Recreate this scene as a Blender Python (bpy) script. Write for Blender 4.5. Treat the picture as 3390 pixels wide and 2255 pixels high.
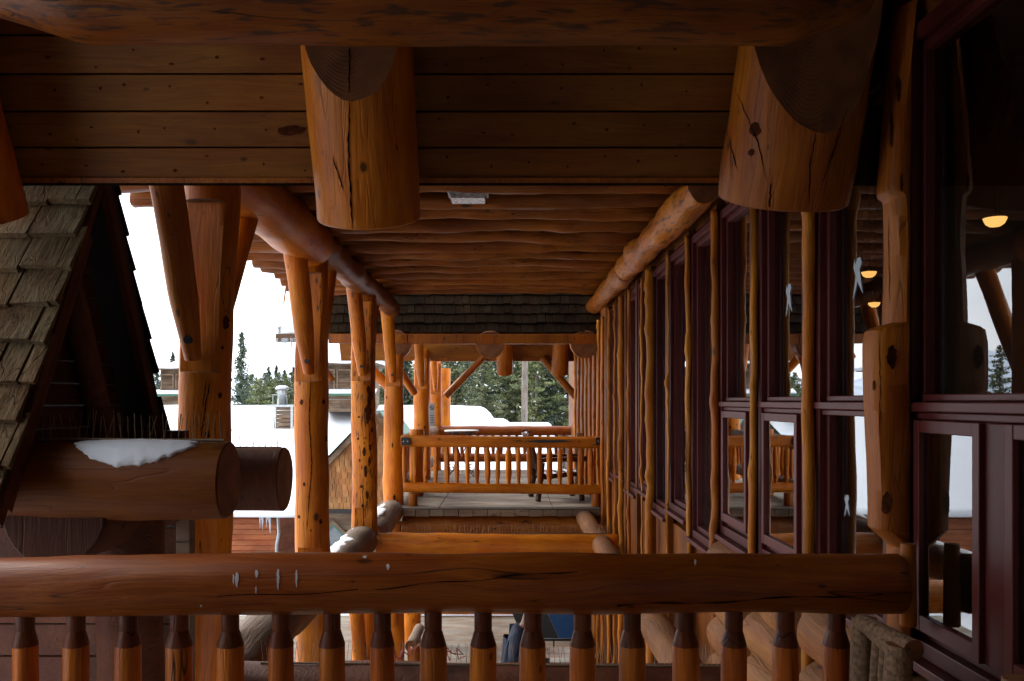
import bpy, bmesh, math, random
from mathutils import Vector, Matrix, noise
random.seed(7)
R = math.radians
SC = bpy.context.scene
for o in list(bpy.data.objects): bpy.data.objects.remove(o)
COL = SC.collection
# ------------------------------------------------------------------ camera, world, sun, exposure
cam_d = bpy.data.cameras.new("camera"); cam = bpy.data.objects.new("camera", cam_d); COL.objects.link(cam)
cam.location = (0, 0, 0); cam.rotation_euler = (R(90), 0, 0)
cam_d.lens = 30.0; cam_d.sensor_width = 36.0; cam_d.shift_x = 0.004; cam_d.shift_y = 0.059
cam_d.clip_start = 0.05; cam_d.clip_end = 9000
SC.camera = cam
world = bpy.data.worlds.new("World"); SC.world = world; world.use_nodes = True
wn = world.node_tree; wn.nodes.clear()
w_out = wn.nodes.new('ShaderNodeOutputWorld'); w_bg = wn.nodes.new('ShaderNodeBackground')
sky = wn.nodes.new('ShaderNodeTexSky'); sky.sky_type = 'NISHITA'; sky.sun_disc = False
SUN_EL, SUN_AZ = 38.0, -62.0          # azimuth measured from +Y towards +X
sky.sun_elevation = R(SUN_EL); sky.sun_rotation = R(SUN_AZ)
sky.air_density = 1.0; sky.dust_density = 3.0
w_bg.inputs['Strength'].default_value = 0.11
w_tc = wn.nodes.new('ShaderNodeTexCoord'); w_n = wn.nodes.new('ShaderNodeTexNoise')
w_n.inputs['Scale'].default_value = 2.2; w_n.inputs['Detail'].default_value = 6
w_m = wn.nodes.new('ShaderNodeMapping'); w_m.inputs['Scale'].default_value = (1, 1, 3.5)
w_r = wn.nodes.new('ShaderNodeValToRGB')
w_r.color_ramp.elements[0].position = 0.3; w_r.color_ramp.elements[0].color = (6.3, 6.7, 7.4, 1)
w_r.color_ramp.elements[1].position = 0.7; w_r.color_ramp.elements[1].color = (8.8, 9.0, 9.3, 1)
w_x = wn.nodes.new('ShaderNodeMix'); w_x.data_type = 'RGBA'; w_x.inputs[0].default_value = 0.88
wn.links.new(w_tc.outputs['Generated'], w_m.inputs[0]); wn.links.new(w_m.outputs[0], w_n.inputs['Vector'])
wn.links.new(w_n.outputs[0], w_r.inputs[0]); wn.links.new(sky.outputs[0], w_x.inputs[6])
wn.links.new(w_r.outputs[0], w_x.inputs[7]); wn.links.new(w_x.outputs[2], w_bg.inputs['Color'])
wn.links.new(w_bg.outputs[0], w_out.inputs[0])
sun_d = bpy.data.lights.new("sun", 'SUN'); sun_o = bpy.data.objects.new("sun", sun_d); COL.objects.link(sun_o)
sun_d.energy = 1.2; sun_d.angle = R(20); sun_d.color = (1.0, 0.95, 0.88)
_sd = Vector((math.sin(R(SUN_AZ)) * math.cos(R(SUN_EL)), math.cos(R(SUN_AZ)) * math.cos(R(SUN_EL)), math.sin(R(SUN_EL))))
sun_o.rotation_euler = (-_sd).to_track_quat('-Z', 'Y').to_euler(); sun_o.location = _sd * 50
SC.view_settings.view_transform = 'Standard'; SC.view_settings.look = 'None'
SC.view_settings.exposure = 1.9; SC.view_settings.gamma = 1.0
SC.render.engine = 'CYCLES'
try:
    SC.cycles.max_bounces = 10; SC.cycles.diffuse_bounces = 6; SC.cycles.transparent_max_bounces = 12
except Exception: pass
# ------------------------------------------------------------------ helpers
F, VX, VY = 1964.0, 1169.0, 923.0
def P(x, y, d): return Vector(((x - VX) * d / F, d, (VY - y) * d / F))
WM = {}
def parent(o, par):
    if par is not None:
        o.parent = par; o.matrix_basis = WM[par].inverted() @ WM[o]
    return o
def link(name, me, M=None, par=None):
    o = bpy.data.objects.new(name, me); COL.objects.link(o)
    M = M or Matrix.Identity(4); WM[o] = M.copy(); o.matrix_basis = M
    return parent(o, par)
def tag(o, label=None, cat=None, group=None, kind=None):
    if label: o['label'] = label
    if cat: o['category'] = cat
    if group: o['group'] = group
    if kind: o['kind'] = kind
    return o
def thing(name, loc, label, cat, group=None, rz=0.0):
    M = Matrix.Translation(Vector(loc)) @ Matrix.Rotation(rz, 4, 'Z')
    o = bpy.data.objects.new(name, None); COL.objects.link(o); o.empty_display_size = 0.1
    o.matrix_basis = M; WM[o] = M.copy()
    return tag(o, label, cat, group)
# ---- materials
def mk(name):
    m = bpy.data.materials.new(name); m.use_nodes = True
    nt = m.node_tree; return m, nt, nt.nodes['Principled BSDF'], nt.nodes.new, nt.links.new
def ramp(N, stops, interp='LINEAR'):
    r = N('ShaderNodeValToRGB'); e = r.color_ramp.elements; r.color_ramp.interpolation = interp
    while len(e) < len(stops): e.new(0.5)
    for i, (p, c) in enumerate(stops):
        e[i].position = p; e[i].color = (c[0], c[1], c[2], 1) if not isinstance(c, (int, float)) else (c, c, c, 1)
    return r
def mixc(N, L, fac, a, b, mode='MIX'):
    x = N('ShaderNodeMix'); x.data_type = 'RGBA'; x.blend_type = mode
    for i, v in ((0, fac), (6, a), (7, b)):
        if isinstance(v, (int, float)): x.inputs[i].default_value = v if i == 0 else (v, v, v, 1)
        elif isinstance(v, tuple): x.inputs[i].default_value = (v[0], v[1], v[2], 1)
        else: L(v, x.inputs[i])
    return x.outputs[2]
def wood(name, light, dark, rough=0.4, axis=2, knots=1.0, cracks=1.0, scale=1.0, weather=0.0, bump=0.35, seams=None, coat=0.0, spots=False):
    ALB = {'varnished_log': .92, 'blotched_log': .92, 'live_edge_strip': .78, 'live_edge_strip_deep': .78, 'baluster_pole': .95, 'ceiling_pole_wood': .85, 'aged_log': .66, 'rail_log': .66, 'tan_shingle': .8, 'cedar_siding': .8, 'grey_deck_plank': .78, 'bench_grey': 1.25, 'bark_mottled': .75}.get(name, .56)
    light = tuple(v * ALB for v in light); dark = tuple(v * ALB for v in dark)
    m, nt, B, N, L = mk(name)
    tc = N('ShaderNodeTexCoord'); oi = N('ShaderNodeObjectInfo')
    off = N('ShaderNodeVectorMath'); off.operation = 'SCALE'; off.inputs[0].default_value = (13.1, 7.7, 29.3)
    L(oi.outputs['Random'], off.inputs['Scale'])
    ad = N('ShaderNodeVectorMath'); ad.operation = 'ADD'; L(tc.outputs['Object'], ad.inputs[0]); L(off.outputs[0], ad.inputs[1])
    wob = N('ShaderNodeTexNoise'); wob.inputs['Scale'].default_value = 1.7; L(ad.outputs[0], wob.inputs['Vector'])
    wv = N('ShaderNodeVectorMath'); wv.operation = 'MULTIPLY_ADD'; L(wob.outputs['Color'], wv.inputs[0])
    wv.inputs[1].default_value = (0.09, 0.09, 0.09); L(ad.outputs[0], wv.inputs[2])
    def mapped(s_across, s_along):
        mp = N('ShaderNodeMapping'); s = [s_across] * 3; s[axis] = s_along; mp.inputs['Scale'].default_value = s
        L(wv.outputs[0], mp.inputs[0]); return mp.outputs[0]
    g = N('ShaderNodeTexNoise'); g.inputs['Scale'].default_value = 5 * scale; g.inputs['Detail'].default_value = 7; g.inputs['Roughness'].default_value = 0.62
    L(mapped(9, 0.5), g.inputs['Vector'])
    big = N('ShaderNodeTexNoise'); big.inputs['Scale'].default_value = 2.3; big.inputs['Detail'].default_value = 3; L(mapped(1, 0.5), big.inputs['Vector'])
    g2 = N('ShaderNodeTexNoise'); g2.inputs['Scale'].default_value = 16 * scale; g2.inputs['Detail'].default_value = 6; g2.inputs['Roughness'].default_value = 0.7; L(mapped(9, 0.22), g2.inputs['Vector'])
    gm = N('ShaderNodeMath'); gm.operation = 'MULTIPLY_ADD'; L(g2.outputs[0], gm.inputs[0]); gm.inputs[1].default_value = 0.55; gm2 = N('ShaderNodeMath'); gm2.operation = 'MULTIPLY'; L(g.outputs[0], gm2.inputs[0]); gm2.inputs[1].default_value = 0.45; L(gm2.outputs[0], gm.inputs[2])
    gr = ramp(N, [(0.36, dark), (0.50, tuple(0.55 * a_ + 0.45 * b_ for a_, b_ in zip(light, dark))), (0.62, light)]); L(gm.outputs[0], gr.inputs[0])
    br = ramp(N, [(0.3, 0.62), (0.7, 1.12)]); L(big.outputs[0], br.inputs[0])
    col = mixc(N, L, 1.0, gr.outputs[0], br.outputs[0], 'MULTIPLY')
    hv = N('ShaderNodeTexNoise'); hv.inputs['Scale'].default_value = 5; hv.inputs['Detail'].default_value = 4; L(mapped(1, 0.4), hv.inputs['Vector']); hr = ramp(N, [(0.38, (0.82, 0.62, 0.5)), (0.62, (1.08, 1.12, 1.1))]); L(hv.outputs[0], hr.inputs[0]); col = mixc(N, L, 0.8, col, hr.outputs[0], 'MULTIPLY')
    if spots:
        fn = N('ShaderNodeTexNoise'); fn.inputs['Scale'].default_value = 14; fn.inputs['Detail'].default_value = 4; L(mapped(3.2, 0.5), fn.inputs['Vector'])
        fr = ramp(N, [(0.55, 0.0), (0.63, 0.8)]); L(fn.outputs[0], fr.inputs[0])
        col = mixc(N, L, fr.outputs[0], col, (0.035, 0.014, 0.008))
    h = g.outputs[0]
    if knots > 0:
        v = N('ShaderNodeTexVoronoi'); v.inputs['Scale'].default_value = 4.6 * scale; L(mapped(1, 0.62), v.inputs['Vector'])
        kr = ramp(N, [(0.05, 0.10), (0.085, 0.22), (0.10, 0.62), (0.125, 0.8), (0.15, 1.0)])
        def sized(vn, rmp, lo, hi):
            sc_ = N('ShaderNodeSeparateColor'); L(vn.outputs['Color'], sc_.inputs[0]); q = N('ShaderNodeMapRange'); L(sc_.outputs[0], q.inputs[0]); q.inputs[3].default_value = lo; q.inputs[4].default_value = hi
            ww = N('ShaderNodeMath'); ww.operation = 'MULTIPLY'; L(vn.outputs['Distance'], ww.inputs[0]); L(q.outputs[0], ww.inputs[1]); L(ww.outputs[0], rmp.inputs[0])
        sized(v, kr, 0.75, 3.2)
        col = mixc(N, L, 0.95 * knots, col, kr.outputs[0], 'MULTIPLY')
        v2 = N('ShaderNodeTexVoronoi'); v2.inputs['Scale'].default_value = 11 * scale; L(mapped(1, 0.5), v2.inputs['Vector'])
        k2 = ramp(N, [(0.09, 0.12), (0.15, 0.75), (0.2, 1.0)]); sized(v2, k2, 0.9, 3.5)
        col = mixc(N, L, 0.8 * knots, col, k2.outputs[0], 'MULTIPLY')
    if cracks > 0:
        c = N('ShaderNodeTexNoise'); c.inputs['Scale'].default_value = 3.0; c.inputs['Detail'].default_value = 2; L(mapped(3.2, 0.16), c.inputs['Vector'])
        cr = ramp(N, [(0.494, 1.0), (0.4985, 0.05), (0.5015, 0.05), (0.506, 1.0)]); L(c.outputs[0], cr.inputs[0])
        cm = N('ShaderNodeTexNoise'); cm.inputs['Scale'].default_value = 1.3; L(mapped(1.5, 0.8), cm.inputs['Vector'])
        cmr = ramp(N, [(0.47, 0.0), (0.53, 1.0)]); L(cm.outputs[0], cmr.inputs[0])
        f = N('ShaderNodeMath'); f.operation = 'MULTIPLY'; f.inputs[1].default_value = cracks; L(cmr.outputs[0], f.inputs[0])
        col = mixc(N, L, f.outputs[0], col, mixc(N, L, 1.0, col, cr.outputs[0], 'MULTIPLY'))
        hm = N('ShaderNodeMath'); hm.operation = 'MULTIPLY'; L(h, hm.inputs[0]); L(cr.outputs[0], hm.inputs[1]); h = hm.outputs[0]
    if weather > 0:
        ge = N('ShaderNodeNewGeometry'); sp = N('ShaderNodeSeparateXYZ'); L(ge.outputs['Normal'], sp.inputs[0])
        ma = N('ShaderNodeMath'); ma.operation = 'ADD'; L(sp.outputs[2], ma.inputs[0])
        n2 = N('ShaderNodeTexNoise'); n2.inputs['Scale'].default_value = 9; L(ad.outputs[0], n2.inputs['Vector'])
        s2 = N('ShaderNodeMath'); s2.operation = 'MULTIPLY_ADD'; L(n2.outputs[0], s2.inputs[0]); s2.inputs[1].default_value = 0.8; s2.inputs[2].default_value = -0.4
        L(s2.outputs[0], ma.inputs[1])
        wr = ramp(N, [(0.05, 0.0), (0.6, weather)]); L(ma.outputs[0], wr.inputs[0])
        col = mixc(N, L, wr.outputs[0], col, (0.125, 0.10, 0.078))
    gi = N('ShaderNodeNewGeometry'); im = N('ShaderNodeMapRange'); L(gi.outputs['Random Per Island'], im.inputs[0]); im.inputs[3].default_value = 0.78; im.inputs[4].default_value = 1.16
    cb = N('ShaderNodeCombineColor'); L(im.outputs[0], cb.inputs[0]); L(im.outputs[0], cb.inputs[1]); L(im.outputs[0], cb.inputs[2])
    col = mixc(N, L, 1.0, col, cb.outputs[0], 'MULTIPLY')
    L(col, B.inputs['Base Color'])
    rr = N('ShaderNodeMapRange'); L(g.outputs[0], rr.inputs[0]); rr.inputs[3].default_value = rough - 0.08; rr.inputs[4].default_value = rough + 0.14
    L(rr.outputs[0], B.inputs['Roughness'])
    B.inputs['Specular IOR Level'].default_value = (0.05 if 'shake' in name else 0.20); B.inputs['Coat Weight'].default_value = coat; B.inputs['Coat Roughness'].default_value = 0.28
    bp = N('ShaderNodeBump'); bp.inputs['Strength'].default_value = bump; bp.inputs['Distance'].default_value = 0.012
    L(h, bp.inputs['Height']); L(bp.outputs[0], B.inputs['Normal'])
    return m
def plain(name, c, rough=0.6, metal=0.0, var=0.12, nscale=14, bump=0.15, spec=0.5):
    c = tuple(v * 0.62 for v in c) if name not in ('mountain_rock_snow', 'dark_thicket') else c
    m, nt, B, N, L = mk(name)
    tc = N('ShaderNodeTexCoord'); n = N('ShaderNodeTexNoise'); n.inputs['Scale'].default_value = nscale; n.inputs['Detail'].default_value = 5
    L(tc.outputs['Object'], n.inputs['Vector'])
    lo = tuple(v * (1 - var) for v in c); hi = tuple(min(1, v * (1 + var)) for v in c)
    r = ramp(N, [(0.3, lo), (0.7, hi)]); L(n.outputs[0], r.inputs[0]); L(r.outputs[0], B.inputs['Base Color'])
    B.inputs['Roughness'].default_value = rough; B.inputs['Metallic'].default_value = metal; B.inputs['Specular IOR Level'].default_value = spec
    bp = N('ShaderNodeBump'); bp.inputs['Strength'].default_value = bump; bp.inputs['Distance'].default_value = 0.01
    L(n.outputs[0], bp.inputs['Height']); L(bp.outputs[0], B.inputs['Normal'])
    return m
def emit(name, c, s):
    m, nt, B, N, L = mk(name); B.inputs['Base Color'].default_value = (*c, 1)
    B.inputs['Emission Color'].default_value = (*c, 1); B.inputs['Emission Strength'].default_value = s
    return m
M_log = wood('varnished_log', (0.62, 0.195, 0.007), (0.38, 0.095, 0.003), rough=0.42, coat=0.04)
M_logdark = wood('aged_log', (0.50, 0.15, 0.006), (0.27, 0.065, 0.003), rough=0.44, coat=0.03)
M_rail = wood('rail_log', (0.52, 0.140, 0.009), (0.27, 0.054, 0.004), rough=0.42, coat=0.10)
M_purlin = wood('speckled_log', (0.44, 0.13, 0.006), (0.24, 0.055, 0.003), rough=0.45, axis=2, spots=True, knots=0.3)
M_blotch = wood('blotched_log', (0.62, 0.195, 0.007), (0.38, 0.095, 0.003), rough=0.42, spots=True)
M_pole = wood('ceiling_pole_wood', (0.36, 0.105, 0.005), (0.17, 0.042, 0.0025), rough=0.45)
M_strip = wood('live_edge_strip', (0.68, 0.25, 0.014), (0.46, 0.14, 0.006), rough=0.45, knots=0.9, cracks=0.4)
M_strip2 = wood('live_edge_strip_deep', (0.58, 0.175, 0.009), (0.38, 0.095, 0.004), rough=0.45, knots=0.8, cracks=0.6)
M_board = wood('orange_board', (0.34, 0.10, 0.005), (0.22, 0.055, 0.003), rough=0.5, axis=2, knots=0.5, cracks=0.2)
M_soffit = wood('soffit_board', (0.47, 0.168, 0.016), (0.31, 0.098, 0.007), rough=0.55, axis=0, knots=0.8, cracks=0.25, bump=0.2)
M_end = wood('cut_log_end', (0.36, 0.15, 0.07), (0.24, 0.085, 0.035), rough=0.7, axis=2, knots=0.0, cracks=0.0, scale=2)
def end_mat():
    m, nt, B, N, L = mk('ringed_log_end'); tc = N('ShaderNodeTexCoord'); nz_ = N('ShaderNodeTexNoise'); nz_.inputs['Scale'].default_value = 3; L(tc.outputs['Object'], nz_.inputs['Vector'])
    wv = N('ShaderNodeVectorMath'); wv.operation = 'MULTIPLY_ADD'; L(nz_.outputs['Color'], wv.inputs[0]); wv.inputs[1].default_value = (.05, .05, 0); L(tc.outputs['Object'], wv.inputs[2])
    w_ = N('ShaderNodeTexWave'); w_.wave_type = 'RINGS'; w_.rings_direction = 'Z'; w_.inputs['Scale'].default_value = 48; w_.inputs['Distortion'].default_value = 1.2; w_.inputs['Detail'].default_value = 3; L(wv.outputs[0], w_.inputs['Vector'])
    f = N('ShaderNodeTexNoise'); f.inputs['Scale'].default_value = 9; f.inputs['Detail'].default_value = 5; L(tc.outputs['Object'], f.inputs['Vector'])
    a_ = ramp(N, [(0.0, (.17, .052, .009)), (1.0, (.215, .07, .012))]); L(w_.outputs['Fac'], a_.inputs[0]); b_ = ramp(N, [(0.35, .55), (0.65, 1.15)]); L(f.outputs[0], b_.inputs[0])
    L(mixc(N, L, 1.0, a_.outputs[0], b_.outputs[0], 'MULTIPLY'), B.inputs['Base Color']); B.inputs['Roughness'].default_value = .75
    bp = N('ShaderNodeBump'); bp.inputs['Strength'].default_value = .2; bp.inputs['Distance'].default_value = .003; L(w_.outputs['Fac'], bp.inputs['Height']); L(bp.outputs[0], B.inputs['Normal']); return m
M_end = end_mat()
M_notch = wood('notch_cut', (0.30, 0.17, 0.11), (0.20, 0.11, 0.075), rough=0.7, axis=0, knots=0, cracks=0)
M_weath = wood('weathered_log', (0.50, 0.24, 0.09), (0.33, 0.14, 0.05), rough=0.7, weather=0.8, bump=0.9)
M_pale = wood('pale_wall_log', (0.50, 0.21, 0.065), (0.34, 0.125, 0.035), rough=0.6, weather=0.15, knots=0.8, bump=0.7)
M_bark = None
M_redwood = wood('dark_red_siding', (0.20, 0.058, 0.020), (0.11, 0.028, 0.010), rough=0.6, axis=1, knots=0.7, cracks=0.3)
M_siding = wood('cedar_siding', (0.40, 0.13, 0.05), (0.25, 0.07, 0.025), rough=0.6, axis=0, knots=0.8, cracks=0.3)
M_greywood = wood('grey_weathered_wood', (0.36, 0.25, 0.17), (0.20, 0.15, 0.11), rough=0.8, axis=0, knots=0.5)
M_greydeck = wood('grey_deck_plank', (0.33, 0.29, 0.245), (0.23, 0.20, 0.165), rough=0.75, axis=0, knots=0.15, cracks=0.5, scale=1.0)
M_benchgrey = wood('bench_grey', (0.74, 0.73, 0.70), (0.50, 0.49, 0.47), rough=0.7, axis=0, knots=0.1)
M_shake = wood('cedar_shake', (0.40, 0.29, 0.165), (0.11, 0.07, 0.038), rough=0.85, axis=1, knots=0.25, cracks=0.8, scale=1.3, bump=0.8)
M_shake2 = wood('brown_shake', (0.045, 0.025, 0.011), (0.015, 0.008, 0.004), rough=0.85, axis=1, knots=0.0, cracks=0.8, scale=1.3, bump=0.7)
M_shingle = wood('tan_shingle', (0.50, 0.26, 0.10), (0.30, 0.13, 0.05), rough=0.7, axis=2, knots=0.0, cracks=0.5, scale=0.8)
M_chair = wood('dark_varnish_chair', (0.085, 0.032, 0.018), (0.035, 0.013, 0.009), rough=0.25, coat=0.5)
M_purple = plain('burgundy_paint', (0.105, 0.014, 0.011), rough=0.45, spec=0.25, var=0.1, nscale=5, bump=0.04)
M_purple2 = plain('burgundy_trim', (0.14, 0.024, 0.020), rough=0.45, spec=0.3, var=0.08, nscale=5, bump=0.04)
M_green = plain('green_trim', (0.035, 0.15, 0.095), rough=0.5)
M_black = plain('black_metal', (0.02, 0.02, 0.022), rough=0.45, metal=0.3)
M_galv = plain('galvanised', (0.55, 0.57, 0.58), rough=0.35, metal=0.9, var=0.15)
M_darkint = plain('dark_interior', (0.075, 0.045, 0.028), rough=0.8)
M_tar_shade = plain('dark_felt_gap_shade', (0.035, 0.032, 0.03), rough=0.9)
M_wire = plain('rust_wire', (0.24, 0.16, 0.09), rough=0.6, metal=0.4)
M_white = plain('off_white', (0.72, 0.72, 0.70), rough=0.6)
M_bark = plain('bark_mottled', (0.30, 0.17, 0.09), rough=0.8, var=0.5, nscale=70, bump=0.8)
M_bulb = emit('lamp_glow', (1.0, 0.50, 0.14), 0.6)
def snow_mat():
    m, nt, B, N, L = mk('snow'); B.inputs['Base Color'].default_value = (0.66, 0.69, 0.73, 1); B.inputs['Roughness'].default_value = 0.75
    tc = N('ShaderNodeTexCoord'); n = N('ShaderNodeTexNoise'); n.inputs['Scale'].default_value = 3; n.inputs['Detail'].default_value = 8
    L(tc.outputs['Object'], n.inputs['Vector']); bp = N('ShaderNodeBump'); bp.inputs['Strength'].default_value = 0.25; bp.inputs['Distance'].default_value = 0.05
    L(n.outputs[0], bp.inputs['Height']); L(bp.outputs[0], B.inputs['Normal']); return m
M_snow = snow_mat()
def ice_mat():
    m, nt, B, N, L = mk('ice'); B.inputs['Base Color'].default_value = (0.75, 0.8, 0.85, 1); B.inputs['Roughness'].default_value = 0.12
    B.inputs['Transmission Weight'].default_value = 0.6; B.inputs['IOR'].default_value = 1.31; return m
M_ice = ice_mat()
def glass_mat():
    m, nt, B, N, L = mk('window_glass'); nt.nodes.remove(B); out = nt.nodes['Material Output']
    fr = N('ShaderNodeFresnel'); fr.inputs['IOR'].default_value = 1.5
    mu = N('ShaderNodeMath'); mu.operation = 'MULTIPLY'; mu.use_clamp = True; mu.inputs[1].default_value = 2.4; L(fr.outputs[0], mu.inputs[0])
    t = N('ShaderNodeBsdfTransparent'); t.inputs[0].default_value = (0.80, 0.82, 0.80, 1)
    g = N('ShaderNodeBsdfGlossy'); g.inputs['Roughness'].default_value = 0.004; g.inputs[0].default_value = (0.92, 0.94, 0.96, 1)
    mx = N('ShaderNodeMixShader'); ge = N('ShaderNodeNewGeometry'); iv = N('ShaderNodeMath'); iv.operation = 'SUBTRACT'; iv.inputs[0].default_value = 1.0; L(ge.outputs['Backfacing'], iv.inputs[1]); m2 = N('ShaderNodeMath'); m2.operation = 'MULTIPLY'; L(mu.outputs[0], m2.inputs[0]); L(iv.outputs[0], m2.inputs[1]); L(m2.outputs[0], mx.inputs[0]); L(t.outputs[0], mx.inputs[1]); L(g.outputs[0], mx.inputs[2]); L(mx.outputs[0], out.inputs[0])
    return m
M_glass = glass_mat()
# ---- geometry collectors
class MB:
    def __init__(s): s.v = []; s.f = []; s.mi = []
    def poly(s, pts, faces, mi=0):
        b = len(s.v); s.v += [tuple(p) for p in pts]
        for f in faces: s.f.append(tuple(b + i for i in f)); s.mi.append(mi)
    def box(s, lo, hi, M=None, mi=0):
        pts = [Vector((x, y, z)) for x in (lo[0], hi[0]) for y in (lo[1], hi[1]) for z in (lo[2], hi[2])]
        if M: pts = [M @ p for p in pts]
        s.poly(pts, [(0, 1, 3, 2), (4, 6, 7, 5), (0, 4, 5, 1), (2, 3, 7, 6), (0, 2, 6, 4), (1, 5, 7, 3)], mi)
    def prism(s, outline, axis, a, b, mi=0):
        """outline: list of (u,v) in the two other axes, extruded along axis from a to b"""
        n = len(outline); pts = []
        for w in (a, b):
            for (u, v) in outline:
                c = [u, v]; c.insert(axis, w); pts.append(c)
        fs = [tuple(range(n)), tuple(reversed(range(n, 2 * n)))]
        for i in range(n): j = (i + 1) % n; fs.append((i, i + n, j + n, j))
        s.poly(pts, fs, mi)
    def tube(s, path, r, seg=6, mi=0, closed=False):
        path = [Vector(p) for p in path]; n = len(path); pts = []; rr = r if isinstance(r, (list, tuple)) else [r] * n
        prev = None
        for i, p in enumerate(path):
            t = (path[min(i + 1, n - 1)] - path[max(i - 1, 0)]).normalized()
            a = t.orthogonal().normalized() if prev is None else (prev - t * prev.dot(t)).normalized()
            prev = a; b = t.cross(a)
            for k in range(seg):
                an = 2 * math.pi * k / seg; pts.append(p + (a * math.cos(an) + b * math.sin(an)) * rr[i])
        fs = []
        for i in range(n - 1):
            for k in range(seg):
                k2 = (k + 1) % seg; fs.append((i * seg + k, i * seg + k2, (i + 1) * seg + k2, (i + 1) * seg + k))
        fs.append(tuple(reversed(range(seg)))); fs.append(tuple(range((n - 1) * seg, n * seg)))
        s.poly(pts, fs, mi)
    def build(s, name, mats, par=None, smooth=False, bevel=0.0, origin=None):
        mats = mats if isinstance(mats, (list, tuple)) else [mats]
        if origin is None:
            n = len(s.v); origin = Vector([sum(p[i] for p in s.v) / n for i in range(3)])
        origin = Vector(origin)
        me = bpy.data.meshes.new(name); me.from_pydata([tuple(Vector(p) - origin) for p in s.v], [], s.f); me.validate()
        for m in mats: me.materials.append(m)
        for i, p in enumerate(me.polygons):
            if i < len(s.mi): p.material_index = s.mi[i]
            p.use_smooth = smooth
        bm = bmesh.new(); bm.from_mesh(me); bmesh.ops.recalc_face_normals(bm, faces=bm.faces); bm.to_mesh(me); bm.free()
        o = link(name, me, Matrix.Translation(origin), par)
        if bevel > 0:
            b = o.modifiers.new('bevel', 'BEVEL'); b.width = bevel; b.segments = 2; b.limit_method = 'ANGLE'; b.angle_limit = R(40)
        return o
def log(name, p0, p1, r0, r1=None, mat=None, par=None, seg=22, step=0.06, wav=0.05, bumps=0.05, bend=0.0, cuts=(), endmat=None, flat=None, prof=None, squash=None, noend=False, seedv=None):
    """round timber as one mesh; local Z = axis, local X = world X (or Y when the axis runs along X).
    cuts: (z0, z1, (cx, cy), keep) -> inside z range clamp dot(xy, c) <= keep*r (flat notch with a ledge)"""
    p0 = Vector(p0); p1 = Vector(p1); r1 = r0 if r1 is None else r1; ax = (p1 - p0); Ln = ax.length; z = ax / Ln
    ref = Vector((1, 0, 0)) if abs(z.x) < 0.9 else Vector((0, 1, 0))
    x = (ref - z * ref.dot(z)).normalized(); y = z.cross(x)
    M = Matrix(((x.x, y.x, z.x, p0.x), (x.y, y.y, z.y, p0.y), (x.z, y.z, z.z, p0.z), (0, 0, 0, 1)))
    n = max(3, int(Ln / step)); zs = [Ln * i / n for i in range(n + 1)]
    for c in cuts:
        for q in (c[0], c[1]):
            if 0 < q < Ln: zs += [q - 0.0015, q + 0.0015]
    e = min(0.006, r0 * 0.1); zs += [e, Ln - e]; zs = sorted(set(round(q, 5) for q in zs if 0 <= q <= Ln))
    sd = random.uniform(0, 500) if seedv is None else seedv
    bu = [(random.uniform(0, Ln), random.uniform(0, 6.283), random.uniform(0.05, 0.11), random.uniform(0.4, 1.0)) for _ in range(int(Ln * 2.6) + 1)] if bumps > 0 else []
    verts = []; mi_l = []
    ph = random.uniform(0, 6.28); bl = random.uniform(0.8, 1.6)
    for q in zs:
        t = q / Ln; r = r0 + (r1 - r0) * t
        if prof: r *= prof(q)
        if q < e * 0.5 or q > Ln - e * 0.5: rr_end = 0.965
        else: rr_end = 1.0
        cx = bend * math.sin(q * 2.2 / bl + ph) ; cy = bend * math.sin(q * 1.7 / bl + ph * 2)
        for k in range(seg):
            a = 2 * math.pi * k / seg; ca, sa = math.cos(a), math.sin(a)
            nz = noise.noise(Vector((ca * 0.9 + sd, sa * 0.9, q * 1.9))) * wav * 1.6 + noise.noise(Vector((ca * 2 + sd, sa * 2, q * 6))) * wav * 0.5
            bb = 0
            for (bz, ba, bs, bh) in bu:
                dz = (q - bz) / (bs * 1.5)
                if abs(dz) < 2:
                    da = math.atan2(math.sin(a - ba), math.cos(a - ba)) * r / bs
                    bb += bumps * bh * math.exp(-(dz * dz + da * da))
            rad = r * (1 + nz + bb) * rr_end
            vx, vy = ca * rad, sa * rad
            if squash: vx *= squash[0]; vy *= squash[1]
            for (z0, z1, c, keep) in cuts:
                if z0 <= q <= z1:
                    d_ = vx * c[0] + vy * c[1]; lim = keep * r
                    if d_ > lim: vx -= (d_ - lim) * c[0]; vy -= (d_ - lim) * c[1]
            verts.append((vx + cx, vy + cy, q))
    faces = []; mi = []
    for i in range(len(zs) - 1):
        ledge = (zs[i + 1] - zs[i]) < 0.0035 and len(cuts) > 0 and e < zs[i] < Ln - e * 1.5
        for k in range(seg):
            k2 = (k + 1) % seg
            f = (i * seg + k, i * seg + k2, (i + 1) * seg + k2, (i + 1) * seg + k)
            faces.append(f)
            a_, b_ = verts[f[0]], verts[f[3]]
            mi.append(2 if ledge and (abs(a_[0] - b_[0]) + abs(a_[1] - b_[1])) > 0.006 else 0)
    if not noend:
        faces.append(tuple(reversed(range(seg)))); mi.append(1)
        faces.append(tuple(range((len(zs) - 1) * seg, len(zs) * seg))); mi.append(1)
    me = bpy.data.meshes.new(name); me.from_pydata(verts, [], faces)
    me.materials.append(mat or M_log); me.materials.append(endmat or M_end); me.materials.append(M_notch)
    for i, p in enumerate(me.polygons):
        p.material_index = mi[i]; p.use_smooth = (mi[i] == 0)
    bm = bmesh.new(); bm.from_mesh(me)
    for ed in bm.edges:
        if len(ed.link_faces) == 2 and ed.calc_face_angle(0) > R(38): ed.smooth = False
    bm.to_mesh(me); bm.free()
    return link(name, me, M, par)
from mathutils.bvhtree import BVHTree
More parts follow.
